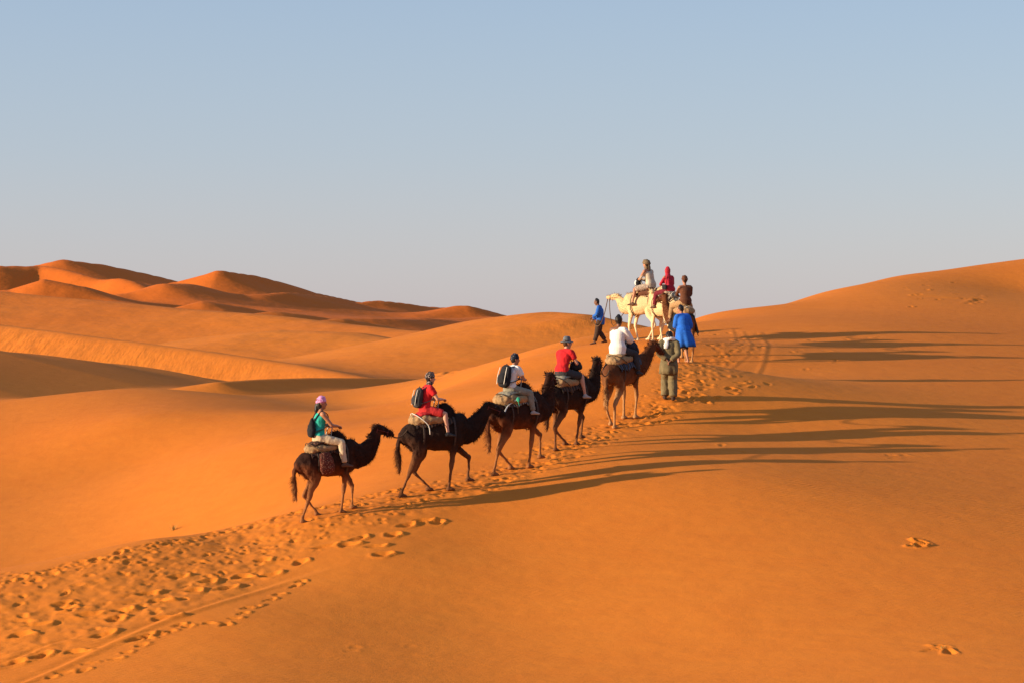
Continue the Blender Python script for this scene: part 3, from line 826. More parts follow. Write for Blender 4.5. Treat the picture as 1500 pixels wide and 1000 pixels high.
def make_saddle(cm, label, blanket, pad=M_BURLAP, top=None, x0=-.58, x1=.34, drop=62, bag=None, pad_r=.10, hang=0.0, trim=None):
    P = cm['P']; O = cm['tow'](*P(-.2, 0, 1.6)); Ol = Vector(P(-.2, 0, 1.6))
    rt = root('saddle', label, 'saddle', O, R(cm['hd']), cm['s'], 'saddles on the camels')
    def L(lx, ly, lz): return Vector(P(lx, ly, lz)) - Ol
    # trunk section at x
    xs = [-.80, -.62, -.35, -.05, .22, .45, .62]; ra = [.14, .23, .27, .31, .30, .26, .19]; rb = [.18, .27, .30, .36, .37, .35, .27]; zc = [1.26, 1.30, 1.27, 1.25, 1.24, 1.26, 1.30]
    def sec(lx, ang, off):
        a = np.interp(lx, xs, ra) + off; b = np.interp(lx, xs, rb) + off; z = np.interp(lx, xs, zc)
        yy = a * math.sin(ang); zz = z + b * math.cos(ang)
        # climb over the hump
        hz = 1.42 + .46 * math.exp(-((lx - .10) / .34) ** 2) * math.exp(-(yy / .14) ** 2)
        return L(lx, yy, max(zz, hz) if abs(yy) < .2 else zz)
    bm = bmesh.new(); nx, na = 22, 30
    grid = []
    for i in range(nx):
        row = []
        lx = x0 + (x1 - x0) * i / (nx - 1)
        mxa = R(drop) * (1 + .07 * math.sin(lx * 17) + .04 * math.sin(lx * 41))
        for j in range(na):
            u = -1 + 2 * j / (na - 1)
            ang = u * mxa
            off = .028 + .010 * math.sin(lx * 23 + ang * 3) + .006 * math.sin(lx * 50)
            if hang and abs(u) > .55:          # cloth hanging free below the widest part
                q = (abs(u) - .55) / .45
                p = sec(lx, math.copysign(R(drop) * .55, u), off + .02)
                p = p + Vector((0, math.copysign(.15 * q + .02 * math.sin(lx * 30) * q, u), -hang * q))
            else:
                p = sec(lx, ang, off)
            row.append(bm.verts.new(p))
        grid.append(row)
    for i in range(nx - 1):
        for j in range(na - 1):
            bm.faces.new((grid[i][j], grid[i][j + 1], grid[i + 1][j + 1], grid[i + 1][j]))
    o = finish(bm, 'blanket', blanket, rt)
    md = o.modifiers.new('thickness', 'SOLIDIFY'); md.thickness = .018; md.offset = 1
    # stuffed pad round the hump
    bm = bmesh.new()
    pts, rad = [], []
    for q in np.linspace(0, 2 * math.pi, 21)[:-1]:
        lx = -.14 + .40 * math.cos(q); ly = .20 * math.sin(q)
        back = .5 - .5 * math.cos(q)
        pts.append(L(lx, ly * (.9 + .25 * (1 - back)), 1.58 - .02 * (1 - back) + .04 * back + .012 * math.sin(q * 5))); rad.append((pad_r * (.55 + .50 * back), pad_r * (.55 + .75 * back)))
    tube(bm, pts, rad, ref=(0, 0, 1), n=12, sub=1, closed=True)
    fuse(bm, 'pad', pad, rt, .02, 2, None, (.022, 9, 9))
    # folded seat blanket behind the hump
    bm = bmesh.new()
    tube(bm, [L(-.52, 0, 1.70), L(-.40, 0, 1.74), L(-.22, 0, 1.75), L(-.12, 0, 1.80)], [(.20, .05), (.24, .06), (.23, .06), (.16, .05)], n=16)
    fuse(bm, 'seat_blanket', top or blanket, rt, .018, 2, None, (.02, 12, 12))
    # frame handle in front of the rider
    bm = bmesh.new()
    tube(bm, [L(-.06, .13, 1.72), L(-.03, .13, 1.95), L(0, .09, 2.03), L(0, -.09, 2.03), L(-.03, -.13, 1.95), L(-.06, -.13, 1.72)], .013, n=8, ref=(1, 0, 0))
    finish(bm, 'handle', M_METAL, rt)
    for lx in (-.42, .30):
        bm = bmesh.new()
        pts = []
        for q in np.linspace(0, 2 * math.pi, 29)[:-1]:
            a = np.interp(lx, xs, ra) + .045; b = np.interp(lx, xs, rb) + .045; z = np.interp(lx, xs, zc)
            pts.append(L(lx, a * math.sin(q), z + b * math.cos(q)))
        tube(bm, pts, [(.022, .007)] * len(pts), ref=(1, 0, 0), n=8, sub=1, closed=True)
        finish(bm, 'strap', M_STRAP, rt)
    # cord lashed over the pad
    bm = bmesh.new()
    tube(bm, [L(-.56, .20, 1.55), L(-.60, .08, 1.76), L(-.60, -.08, 1.77), L(-.50, -.24, 1.68), L(-.34, -.33, 1.50), L(-.30, -.32, 1.30)], .010, n=6)
    finish(bm, 'cord', trim or M_WHITE_ROPE, rt)
    if bag:
        for sg in (-1, 1):
            bm = bmesh.new()
            tube(bm, [L(-.30, sg * .33, 1.50), L(-.27, sg * .37, 1.32), L(-.24, sg * .36, 1.14), L(-.23, sg * .33, 1.02)], [(.035, .14), (.06, .18), (.07, .19), (.04, .14)], ref=(0, 1, 0), n=14)
            fuse(bm, 'saddle_bag', bag, rt, .018, 2, None, (.010, 12, 12))
    return rt
# ------------------------------------------------------------------ people
def skin_mat(name, c):
    m = new_mat(name, c, .55, .12, 12)
    m.node_tree.nodes['Principled BSDF'].inputs['Subsurface Weight'].default_value = .05
    return m
SK_L = skin_mat('skin_light', (.52, .27, .17)); SK_M = skin_mat('skin_tanned', (.36, .16, .085)); SK_D = skin_mat('skin_dark', (.17, .075, .04))

class Person:
    """local frame: x forward, y left, z up, origin at the pelvis"""
    def __init__(s, label, loc, deg, sc_=1.0, skin=SK_M, lean=8, twist=0, head_yaw=0, head_pitch=0, group=None,
                 knees=None, ankles=None, hands=None, elbows=None, female=False, toe=None, pel=(0, 0, 0), crouch=0):
        s.rt = root('person', label, 'person', loc, R(deg), sc_, group)
        L_ = R(lean); s.lean = L_
        w = .9 if female else 1.0
        s.w = w
        def T(h, fx=0.0, sy=0.0):          # up the leaning, slightly curved back
            t = h / .50
            a = L_ * (.4 + .6 * t)
            return V(pel[0] + math.sin(a) * h + fx, sy, pel[2] + math.cos(a) * h)
        s.T = T
        s.neck = T(.53); s.chest = T(.36); s.waist = T(.18); s.pelv = V(*pel)
        s.sh = {g_: T(.475, -.005, g_ * .175 * w) for g_ in (1, -1)}
        s.hip = {g_: V(pel[0] + .01, g_ * .085, pel[2] - .02) for g_ in (1, -1)}
        s.knee = knees or {g_: V(.38, g_ * .30, -.10) for g_ in (1, -1)}
        s.ank = ankles or {g_: V(.42, g_ * .36, -.53) for g_ in (1, -1)}
        s.toe = toe or {g_: s.ank[g_] + V(.15, g_ * .02, -.06) for g_ in (1, -1)}
        s.hand = hands or {g_: V(.42, g_ * .07, .22) for g_ in (1, -1)}
        if elbows: s.elb = elbows
        else: s.elb = {g_: ik(s.sh[g_], s.hand[g_], .29, .27, (-.3, g_ * .9, -.8)) for g_ in (1, -1)}
        # head frame
        s.hc = s.neck + V(math.sin(L_) * .09 + .02, 0, .165 * math.cos(L_) + .01)
        yw, pt = R(head_yaw), R(head_pitch)
        s.M = Matrix.Rotation(yw, 3, 'Z') @ Matrix.Rotation(-pt, 3, 'Y') if pt else Matrix.Rotation(yw, 3, 'Z')
        if head_pitch < 0:
            s.hc = s.neck + V(.05 + .10 * math.sin(-pt), 0, .165 * math.cos(pt))
        s.skin = skin
        s.body()
    def H(s, a, b, c): return s.hc + s.M @ V(a, b, c)
    def body(s):
        bm = bmesh.new(); w = s.w; T = s.T
        tube(bm, [s.pelv + V(0, 0, -.06), s.pelv + V(0, 0, .04), s.waist, s.chest, T(.45), s.neck], [(.14, .10), (.16 * w ** .3, .115), (.125 * w, .095), (.155 * w, .115), (.15 * w, .085), (.055, .055)], n=18)
        tube(bm, [s.sh[1], T(.49), s.sh[-1]], [.055, .07, .055], ref=(0, 0, 1), n=12)
        tube(bm, [s.neck - V(0, 0, .04), s.neck + V(.01, 0, .03), s.H(-.015, 0, -.06)], [.056, .050, .052], n=12)
        # skull, jaw, face
        tube(bm, [s.H(.015, 0, -.105), s.H(.015, 0, -.05), s.H(.0, 0, .01), s.H(-.008, 0, .065), s.H(-.01, 0, .105)], [(.040, .050), (.062, .078), (.072, .092), (.068, .085), (.035, .045)], n=16, ref=s.M @ V(0, 1, 0))
        tube(bm, [s.H(.088, 0, .012), s.H(.104, 0, -.012), s.H(.108, 0, -.03), s.H(.092, 0, -.036)], [.009, .011, .014, .010], n=8)
        tube(bm, [s.H(.078, .026, -.062), s.H(.088, 0, -.062), s.H(.078, -.026, -.062)], [.007, .011, .007], n=8)
        tube(bm, [s.H(.07, .045, .03), s.H(.086, .02, .034), s.H(.088, -.02, .034), s.H(.07, -.045, .03)], [.009, .010, .010, .009], n=8)
        tube(bm, [s.H(.045, 0, -.108), s.H(.07, 0, -.10)], [.022, .020], n=8)
        for g_ in (1, -1):
            tube(bm, [s.H(-.005, g_ * .072, .025), s.H(-.012, g_ * .082, .0), s.H(0, g_ * .074, -.03)], [.014, .013, .010], n=8)
        for g_ in (1, -1):
            sh, el, ha = s.sh[g_], s.elb[g_], s.hand[g_]
            tube(bm, [sh, sh.lerp(el, .35), el.lerp(sh, .1), el], [.055 * w ** .5, .05 * w, .040, .037], n=12)
            fd = (ha - el).normalized()
            wr = ha - fd * .03
            tube(bm, [el, el.lerp(wr, .25), el.lerp(wr, .7), wr], [.037, .042 * w, .032, .026], n=12)
            # hand: palm, four unequal curled fingers, thumb from the side of the palm
            sd = V(0, 0, 1).cross(fd); sd = sd.normalized() if sd.length > .1 else V(0, 1, 0)
            dn = fd.cross(sd); dn = dn if dn.z < 0 else -dn
            pc = wr + fd * .055
            tube(bm, [wr, wr + fd * .03, pc + fd * .02], [(.026, .020), (.036, .018), (.038, .015)], ref=sd, n=10)
            for q, ln in enumerate((.066, .078, .072, .056)):
                o_ = sd * ((q - 1.5) * .0215)
                a0 = pc + fd * .012 + o_
                a1 = a0 + fd * ln * .45 + dn * .006; a2 = a1 + fd * ln * .2 + dn * ln * .33; a3 = a2 - fd * ln * .12 + dn * ln * .26
                tube(bm, [a0, a1, a2, a3], [.0105, .0100, .0095, .0085], n=6, sub=1)
            th0 = wr + fd * .028 - sd * g_ * -.028
            tube(bm, [th0, th0 + fd * .025 + sd * g_ * .018 + dn * .008, th0 + fd * .048 + sd * g_ * .014 + dn * .024], [.0125, .0115, .0095], n=6, sub=1)
        for g_ in (1, -1):
            hp, kn, an, to = s.hip[g_], s.knee[g_], s.ank[g_], s.toe[g_]
            tube(bm, [hp, hp.lerp(kn, .35), kn.lerp(hp, .12), kn], [.088, .080, .055, .052], n=12)
            tube(bm, [kn, kn.lerp(an, .3) + (V(-.018, 0, 0)), kn.lerp(an, .75), an], [.052, .056, .036, .033], n=12)
            fdir = (to - an); fdir.z = 0; fdir.normalize()
            tube(bm, [an - fdir * .03 + V(0, 0, -.045), an + V(0, 0, -.03) + fdir * .03, an.lerp(to, .7) + V(0, 0, -.01), to], [(.030, .028), (.034, .034), (.042, .022), (.036, .014)], ref=V(-fdir.y, fdir.x, 0), n=10)
            tube(bm, [an, an + V(0, 0, -.05)], [.033, .034], n=10)
        fuse(bm, 'body', s.skin, s.rt, .0098, 1, .45)
        for g_ in (1, -1):
            be = bmesh.new(); ball(be, s.H(.078, g_ * .032, .012), .011, 8); finish(be, 'eye', M_EYE, s.rt)
    # --- clothes, all cut from the same skeleton
    def shirt(s, mat, sleeve=.5, e=.020, hem=-.05, name='shirt', loose=0.0, neck=True, sleeveless=False, wr=(.011, 11, 7)):
        bm = bmesh.new(); w = s.w; T = s.T
        lo = s.pelv + V(-.005, 0, hem)
        tube(bm, [lo, s.pelv + V(0, 0, .06), s.waist, s.chest, T(.45), T(.505)],
             [(.165 + loose, .125 + loose), (.165 * w ** .3 + e + loose * .8, .115 + e + loose * .7), (.125 * w + e + loose * .6, .095 + e + loose * .5), (.155 * w + e + loose * .2, .115 + e + loose * .2), (.15 * w + e * .8, .085 + e), (.075, .066)], n=20, cap=.25)
        if not sleeveless:
            tube(bm, [s.sh[1], T(.492), s.sh[-1]], [.055 + e, .07 + e * .6, .055 + e], ref=(0, 0, 1), n=12)
            for g_ in (1, -1):
                sh, el, ha = s.sh[g_], s.elb[g_], s.hand[g_]
                if sleeve <= 1:
                    en = sh.lerp(el, max(.35, sleeve)); tube(bm, [sh, sh.lerp(en, .5), en], [.057 + e, .053 + e + loose * .3, .050 + e + loose * .4], n=12, cap=.2)
                else:
                    wr = el.lerp(ha, .84)
                    tube(bm, [sh, sh.lerp(el, .5), el, el.lerp(wr, .5), wr], [.057 + e, .051 + e + loose * .4, .044 + e + loose * .6, .042 + e + loose * .6, .036 + e * .8 + loose * .6], n=12, cap=.2)
        return fuse(bm, name, mat, s.rt, .0135, 2, None, wr)
    def trousers(s, mat, length=1.0, e=.018, name='trousers', flare=0.0, waist=.09):
        bm = bmesh.new()
        tube(bm, [s.pelv + V(0, 0, -.07), s.pelv + V(0, 0, .02), s.pelv + V(.003, 0, waist)], [(.15 + e, .11 + e), (.162 + e, .118 + e), (.14 + e * .8, .105 + e * .8)], n=18, cap=.3)
        for g_ in (1, -1):
            hp, kn, an = s.hip[g_], s.knee[g_], s.ank[g_]
            if length <= .5:
                en = hp.lerp(kn, length * 2)
                tube(bm, [hp, hp.lerp(en, .5), en], [.090 + e, .085 + e, .070 + e + flare], n=14, cap=.2)
            else:
                en = kn.lerp(an, (length - .5) * 2)
                tube(bm, [hp, hp.lerp(kn, .4), kn.lerp(hp, .1), kn], [.090 + e, .083 + e + flare * .3, .060 + e + flare * .6, .056 + e + flare * .7], n=14)
                tube(bm, [kn, kn.lerp(en, .4) + V(-.012, 0, 0), kn.lerp(en, .8), en], [.056 + e + flare * .7, .056 + e + flare * .9, .042 + e + flare, .040 + e + flare], n=14, cap=.2)
        return fuse(bm, name, mat, s.rt, .0135, 2, None, (.010, 11, 8))
    def shoes(s, mat, name='shoe', high=.0):
        for g_ in (1, -1):
            an, to = s.ank[g_], s.toe[g_]
            fd = to - an; fd.z = 0; fd.normalize(); sd = V(-fd.y, fd.x, 0)
            bm = bmesh.new()
            tube(bm, [an - fd * .045 + V(0, 0, -.045), an + V(0, 0, -.035) + fd * .03, an.lerp(to, .7) + V(0, 0, -.008), to + fd * .02], [(.040, .036), (.043, .045), (.050, .030), (.040, .020)], ref=sd, n=12)
            tube(bm, [an + V(0, 0, .02 + high), an + V(0, 0, -.04)], [.043, .044], n=12, cap=.2)
            fuse(bm, name, mat, s.rt, .012, 1)
    def hair(s, mat, long=0.0, tail=False, e=.014):
        bm = bmesh.new(); ry = s.M @ V(0, 1, 0)
        tube(bm, [s.H(-.035, 0, -.06 - long), s.H(-.032, 0, -.01), s.H(-.022, 0, .055), s.H(-.014, 0, .115)], [(.058, .050), (.074 + e * .6, .070 + e * .5), (.074 + e, .088 + e * .3), (.042, .052)], n=14, ref=ry)
        if tail:
            tube(bm, [s.H(-.06, 0, .0), s.H(-.10, .005, -.08), s.H(-.10, .01, -.20), s.H(-.085, .01, -.34)], [.05, .048, .042, .016], n=10)
        return fuse(bm, 'hair', mat, s.rt, .011, 1, None, (.008, 30, 12))
    def turban(s, mat, r=.030, name='headscarf', seed=0, top=True, wide=1.0, veil=None, low=0.0):
        """cloth wound round the head, coil over coil"""
        bm = bmesh.new(); rr = random.Random(seed); ry = s.M @ V(0, 1, 0)
        tube(bm, [s.H(-.014, 0, .02), s.H(-.012, 0, .075), s.H(-.012, 0, .125)], [(.082, .100), (.080, .096), (.045, .055)], n=16, ref=ry)
        for k in range(4):
            h = .030 + .028 * k - low; tl = rr.uniform(-.25, .25); rx = (.094 - .008 * k) * wide; ryy = (.078 - .006 * k) * wide
            pts = [s.H(-.012 + rx * math.cos(q), ryy * math.sin(q), h + .03 * math.sin(q + tl * 6) * tl + .012 * math.cos(q)) for q in np.linspace(0, 2 * math.pi, 21)[:-1]]
            tube(bm, pts, r * (1 - .08 * k), n=8, sub=1, closed=True)
        if veil:
            tube(bm, [s.H(-.03, .0, -.10), s.H(.0, 0, -.12)], [(.085, .075), (.08, .07)], n=14, ref=ry)
        o = fuse(bm, name, mat, s.rt, .012, 1, None, (.006, 30, 40))
        if veil == 'tail':
            bm = bmesh.new()
            tube(bm, [s.H(-.10, .01, .0), s.H(-.13, .015, -.12), s.H(-.14, .02, -.28)], [(.05, .015), (.055, .014), (.045, .010)], n=10)
            finish(bm, 'scarf_tail', mat, s.rt)
        return o
    def wrap_hood(s, mat):
        bm = bmesh.new(); ry = s.M @ V(0, 1, 0)
        tube(bm, [s.T(.46, -.02), s.T(.52, -.01), s.H(-.03, 0, -.10), s.H(-.028, 0, -.02), s.H(-.022, 0, .06), s.H(-.016, 0, .13)], [(.17, .12), (.12, .10), (.085, .085), (.095, .098), (.092, .102), (.045, .055)], n=18, ref=ry)
        return fuse(bm, 'hood', mat, s.rt, .013, 2, None, (.012, 16, 9))
    def brim_hat(s, mat, brim=.16, tall=.115):
        bm = bmesh.new(); ry = s.M @ V(0, 1, 0)
        tube(bm, [s.H(-.01, 0, .035), s.H(-.01, 0, .08), s.H(-.01, 0, .03 + tall)], [(.085, .102), (.080, .097), (.062, .078)], n=18, ref=ry, cap=.35)
        cr_ = finish(bm, 'hat', mat, s.rt)
        bm = bmesh.new(); n = 28; inner, mid, outer = [], [], []
        for k in range(n):
            q = 2 * math.pi * k / n
            wv = .012 * math.sin(2 * q + .7) + .006 * math.sin(5 * q)
            inner.append(bm.verts.new(s.H(-.01 + .09 * math.cos(q), .075 * math.sin(q), .045)))
            mid.append(bm.verts.new(s.H(-.01 + (.09 + brim) * .5 * math.cos(q) + .02 * math.cos(q), (.075 + brim * .95) * .5 * math.sin(q) + .01 * math.sin(q), .040 + wv * .5)))
            outer.append(bm.verts.new(s.H(-.01 + brim * math.cos(q), brim * .92 * math.sin(q), .018 + wv)))
        for a_, b_ in ((inner, mid), (mid, outer)):
            for k in range(n): bm.faces.new((a_[k], a_[(k + 1) % n], b_[(k + 1) % n], b_[k]))
        o = finish(bm, 'brim', mat, cr_); md = o.modifiers.new('t', 'SOLIDIFY'); md.thickness = .006
        return cr_
    def world(s, p):
        return s.rt.matrix_basis @ Vector(p)

def backpack(p, label, mat, size=(.15, .22, .09), strapmat=None, pocket=True, deg=None, sack=False, z=.30, trim=None):
    """rucksack hanging on a rider's back: a thing of its own"""
    c = p.T(z, -.115 * 1 - size[2] * .75)
    rt = root('backpack', label, 'backpack', p.world(c), p.rt.rotation_euler.z, p.rt.scale.x, 'backpacks worn by the riders')
    up = V(math.sin(p.lean) * .9, 0, math.cos(p.lean)); bk = V(-math.cos(p.lean), 0, math.sin(p.lean) * .9)
    w, h, d = size
    bm = bmesh.new()
    if sack:
        tube(bm, [-up * h, -up * h * .5, up * h * .1, up * h * .7, up * h], [(w * .8, d * .9), (w, d * 1.1), (w * .85, d), (w * .4, d * .6), (w * .2, d * .3)], n=16)
    else:
        tube(bm, [-up * h * .85, -up * h * .5, up * h * .2, up * h * .8, up * h * .98], [(w * .92, d * .85), (w * 1.0, d), (w * .98, d * .95), (w * .85, d * .75), (w * .5, d * .45)], n=20, cap=.5)
    fuse(bm, 'bag', mat, rt, .013, 2, None, (.008, 14, 14))
    if pocket and not sack:
        bm = bmesh.new()
        tube(bm, [bk * d * .95 - up * h * .62, bk * d * 1.02 - up * h * .25, bk * d * .95 + up * h * .08], [(w * .68, d * .42), (w * .72, d * .48), (w * .6, d * .35)], n=16)
        fuse(bm, 'pocket', mat, rt, .013, 1, None, (.004, 14, 14))
        for sg in (1, -1):
            bm = bmesh.new()
            tube(bm, [bk * d * .99 + V(0, sg * w * .72, 0) - up * h * .8, bk * d * 1.05 + V(0, sg * w * .76, 0), bk * d * .85 + V(0, sg * w * .68, 0) + up * h * .78], [(.010, .004)] * 3, n=6)
            finish(bm, 'trim', trim or M_WHITE_ROPE, rt)
        bm = bmesh.new()
        tube(bm, [up * h * .98 + V(0, .03, 0), up * (h * .98 + .045) + bk * .01, up * h * .98 + V(0, -.03, 0)], .007, n=6)
        finish(bm, 'grab_loop', strapmat or mat, rt)
    for sg in (1, -1):
        bm = bmesh.new()
        sh = p.T(.50, -.02, sg * .105) - c; fr = p.T(.44, .105, sg * .115) - c; low = p.T(.22, .07, sg * .165) - c
        tube(bm, [up * h * .75 + V(.02, sg * w * .45, 0), sh + V(-.02, 0, .035), sh + V(.05, 0, .030), fr + V(.025, 0, 0), low + V(.01, sg * .01, 0), -up * h * .6 + V(.03, sg * w * .9, 0)],
             [(.020, .008)] * 6, ref=(0, 1, 0), n=8, sub=4)
        finish(bm, 'strap', strapmat or mat, rt)
    return rt

def rope(label, pts, r=.015, sag=.0, mat=None, cat='rope', name='rope'):
    P_ = [Vector(p) for p in pts]
    if len(P_) == 2 and sag:
        P_ = [P_[0].lerp(P_[1], t) - V(0, 0, sag * 4 * t * (1 - t)) for t in np.linspace(0, 1, 9)]
    o_ = P_[0].copy()
    bm = bmesh.new(); tube(bm, [p - o_ for p in P_], [r] * len(P_), n=8, sub=3, ref=(.3, .2, .93))
    o = finish(bm, name, mat or M_ROPE, None)
    o.location = o_; o['label'] = label; o['category'] = cat
    return o
# ------------------------------------------------------------------ cloth and coat colours
def cloth(name, c, var=.2, **k): return new_mat(name, c, .9, var, 10, .35, 90, **k)
M_TEAL = cloth('teal_jersey', (.02, .36, .28)); M_BEIGE = cloth('beige_cotton', (.50, .38, .24)); M_PINK = patterned('pink_lilac_scarf', (.62, .25, .48), (.75, .55, .75), 22, .5)
M_BLACK = cloth('black_nylon', (.012, .012, .014)); M_BLACKCLOTH = cloth('black_cotton', (.018, .017, .018))
M_RED = cloth('red_cotton', (.50, .012, .015)); M_REDC = cloth('crimson_cloth', (.42, .02, .02)); M_WHITE = cloth('white_cotton', (.72, .68, .62), .08)
M_CHECK = patterned('checked_black_scarf', (.03, .02, .02), (.45, .36, .30), 40, .75)
M_GREY = cloth('grey_felt', (.13, .14, .15)); M_GREYT = cloth('grey_green_cotton', (.22, .20, .15)); M_DARKGREY = cloth('charcoal_cloth', (.035, .033, .035))
M_SHIRT_B = cloth('stone_cotton', (.46, .38, .27)); M_OLIVE = cloth('olive_wool', (.15, .115, .055)); M_TURB_O = cloth('olive_brown_scarf', (.16, .11, .06))
M_BROWN = cloth('brown_wool', (.10, .035, .015)); M_BLUE = cloth('bright_blue_cotton', (.015, .12, .52), .15); M_BLUE2 = cloth('mid_blue_cotton', (.02, .11, .42), .15)
M_DKBROWN = cloth('dark_brown_cotton', (.05, .028, .018)); M_DKRED = cloth('dark_red_scarf', (.36, .015, .03)); M_MAROON = cloth('maroon_cotton', (.14, .012, .02))
M_HAIR = new_mat('black_hair', (.012, .009, .008), .5, .2, 40); M_HAIR_B = new_mat('brown_hair', (.05, .022, .01), .5, .2, 40)
M_SANDAL = cloth('sandal_leather', (.10, .05, .03)); M_SHOE = cloth('grey_trainer', (.35, .32, .30)); M_HELM = patterned('dark_bandana', (.012, .016, .03), (.5, .5, .48), 16, .35)
B_PAT = patterned('dark_woven_blanket', (.040, .016, .010), (.36, .16, .08), 24, .42)
B_BAG = patterned('red_brown_kilim', (.10, .022, .012), (.42, .25, .14), 30, .5)
B_GREY = striped('grey_striped_blanket', (.05, .045, .04), (.28, .25, .20), 5)
B_DARK = striped('black_brown_blanket', (.020, .013, .010), (.10, .05, .03), 4)
B_BLUE = striped('black_blue_blanket', (.018, .018, .022), (.09, .11, .16), 5)
B_CREAM = striped('cream_stripe_blanket', (.50, .40, .26), (.18, .09, .04), 6)
B_BLACK = cloth('black_felt_blanket', (.010, .011, .010))
GR_R = 'riders sitting on the camels'; GR_G = 'guides walking beside the caravan'

def place(px, py, d):
    X, Y, Z = W(px, py, d)
    return X, Y

def rider(cm, label, lx=-.30, lz=1.86, turn=0, sc_=1.0, **k):
    P = cm['P']; loc = cm['tow'](*P(lx, 0, lz))
    return Person(label, loc, cm['hd'] + turn, sc_, group=GR_R, **k)

# ---- camel 1, last of the line
X, Y = place(484, 750, 47.5)
c1 = make_camel('dark brown camel last in line under the rider in the teal top', X, Y, 30, .93, C_RED, (-.78, -.30), (.22, .62), poll=(1.22, 1.80), hpitch=-12, nk=(-.16, -.42), shag=1.4)
make_saddle(c1, 'brown patterned saddle under the rider with the pink headscarf', B_PAT, top=B_PAT, bag=B_BAG, drop=60, trim=M_ROPE)
p = rider(c1, 'rider in teal sleeveless top and beige trousers with a pink headscarf', female=True, skin=SK_M, lean=4, head_yaw=-25, sc_=1.05)
p.shirt(M_TEAL, sleeveless=True, e=.014, hem=.0, name='top'); p.trousers(M_BEIGE, .97, .016); p.shoes(M_SANDAL, 'sandal'); p.hair(M_HAIR, .05, tail=True); p.turban(M_PINK, .022, 'headscarf', 1, wide=1.0)
backpack(p, 'small black drawstring bag on the back of the rider in teal', M_BLACK, (.12, .17, .075), sack=True, z=.22)

# ---- camel 2
X, Y = place(641, 719, 49.3)
c2 = make_camel('very dark camel second from the back with its neck stretched forward', X, Y, 23, 1.02, C_DARK, (-.90, -.18), (.22, .78), lift=(0, 0, 0, .10), poll=(1.22, 1.74), hpitch=-18, nk=(-.28, -.27), shag=1.2)
make_saddle(c2, 'saddle with tan pad and white cord under the rider with the checked scarf', B_DARK, top=M_REDC, pad_r=.12, drop=58)
p = rider(c2, 'rider in red shirt with a checked headscarf wearing a grey rucksack', skin=SK_L, lean=10, head_yaw=-10, lz=1.84)
p.shirt(M_RED, .55, .020, name='shirt'); p.trousers(M_REDC, .42, .022, 'shorts'); p.shoes(M_DARKGREY); p.hair(M_HAIR); p.turban(M_CHECK, .028, 'headscarf', 2, veil=True)
backpack(p, 'grey and black rucksack worn by the rider with the checked headscarf', M_DARKGREY, (.15, .22, .10), z=.26)

# ---- camel 3
X, Y = place(759, 690, 51.6)
c3 = make_camel('dark brown camel third from the back with its head raised upright', X, Y, 43, 1.05, C_RED, (-.86, -.12), (.22, .80), lift=(0, 0, 0, .09), poll=(.98, 1.93), hpitch=-14, hyaw=28, shag=.9, nyaw=0)
make_saddle(c3, 'saddle with tan pad under the rider with the big black rucksack', B_GREY, top=M_GREYT, pad_r=.125, drop=58, trim=M_ROPE)
p = rider(c3, 'rider in white T-shirt with a dark patterned bandana and a big black rucksack', skin=SK_M, lean=14, head_yaw=-25, head_pitch=0, lz=1.84, lx=-.26)
p.shirt(M_WHITE, .6, .022); p.trousers(M_GREYT, .96, .022); p.shoes(M_SHOE); p.hair(M_HAIR); p.turban(M_HELM, .020, 'bandana', 3)
backpack(p, 'big black rucksack on the back of the rider in the white T-shirt', M_BLACK, (.17, .26, .115), z=.30)

# ---- camel 4
X, Y = place(834, 652, 54.2)
c4 = make_camel('dark camel fourth from the back with pale lower legs and raised head', X, Y, 50, 1.0, C_DARK, (-.72, -.02), (.12, .62), lift=(0, 0, 0, .08), poll=(1.02, 1.95), hpitch=-10, hyaw=30, nyaw=-6, shag=.9)
make_saddle(c4, 'saddle with tan pad under the rider with the grey brimmed hat', B_DARK, top=M_GREYT, pad_r=.12, drop=70, trim=M_ROPE)
p = rider(c4, 'rider in red T-shirt and grey brimmed hat leaning forward', skin=SK_L, lean=17, head_yaw=-30, lz=1.86, sc_=1.06)
p.shirt(M_RED, .55, .024, hem=-.06); p.trousers(M_DARKGREY, .46, .022, 'shorts'); p.shoes(M_SHOE); p.hair(M_HAIR_B); p.brim_hat(M_GREY)
bg_ = root('shoulder_bag', 'black bag resting on the saddle before the rider with the grey hat', 'bag', p.world((.38, -.12, .12)), p.rt.rotation_euler.z)
bm = bmesh.new(); tube(bm, [(-.10, 0, 0), (0, 0, .05), (.13, 0, .0)], [(.11, .10), (.14, .13), (.09, .09)], n=14); fuse(bm, 'bag', M_BLACK, bg_, .014, 2, None, (.01, 12, 12))
bm = bmesh.new(); tube(bm, [(-.10, .04, .06), (-.14, .05, .18), (-.22, .06, .24)], [(.016, .005)] * 3, n=6); finish(bm, 'strap', M_BLACK, bg_)

# ---- camel 5
X, Y = place(912, 616, 57.2)
c5 = make_camel('red-brown camel fifth from the back reaching its head toward the olive robe', X, Y, 60, 1.05, C_TAN, (-.70, -.40), (.45, .30), poll=(1.30, 1.72), hpitch=-24, nk=(-.28, -.28), shag=.9, nyaw=-14)
make_saddle(c5, 'saddle with tan pad and dark blue blanket under the rider in the white shirt', B_BLUE, top=M_BURLAP, pad_r=.115, x1=.5, drop=75, trim=M_ROPE)
p = rider(c5, 'rider with short dark hair in a loose white shirt seen from behind', skin=SK_D, lean=8, head_yaw=-8, lz=1.86, sc_=1.08)
p.shirt(M_WHITE, 1.6, .028, hem=-.10, loose=.035, wr=(.016, 11, 4)); p.trousers(M_DARKGREY, .95, .022); p.shoes(M_DARKGREY); p.hair(M_HAIR)
bg_ = root('bundle', 'dark blue bundle on the saddle before the rider in the white shirt', 'bundle', p.world((.46, -.08, .02)), p.rt.rotation_euler.z)
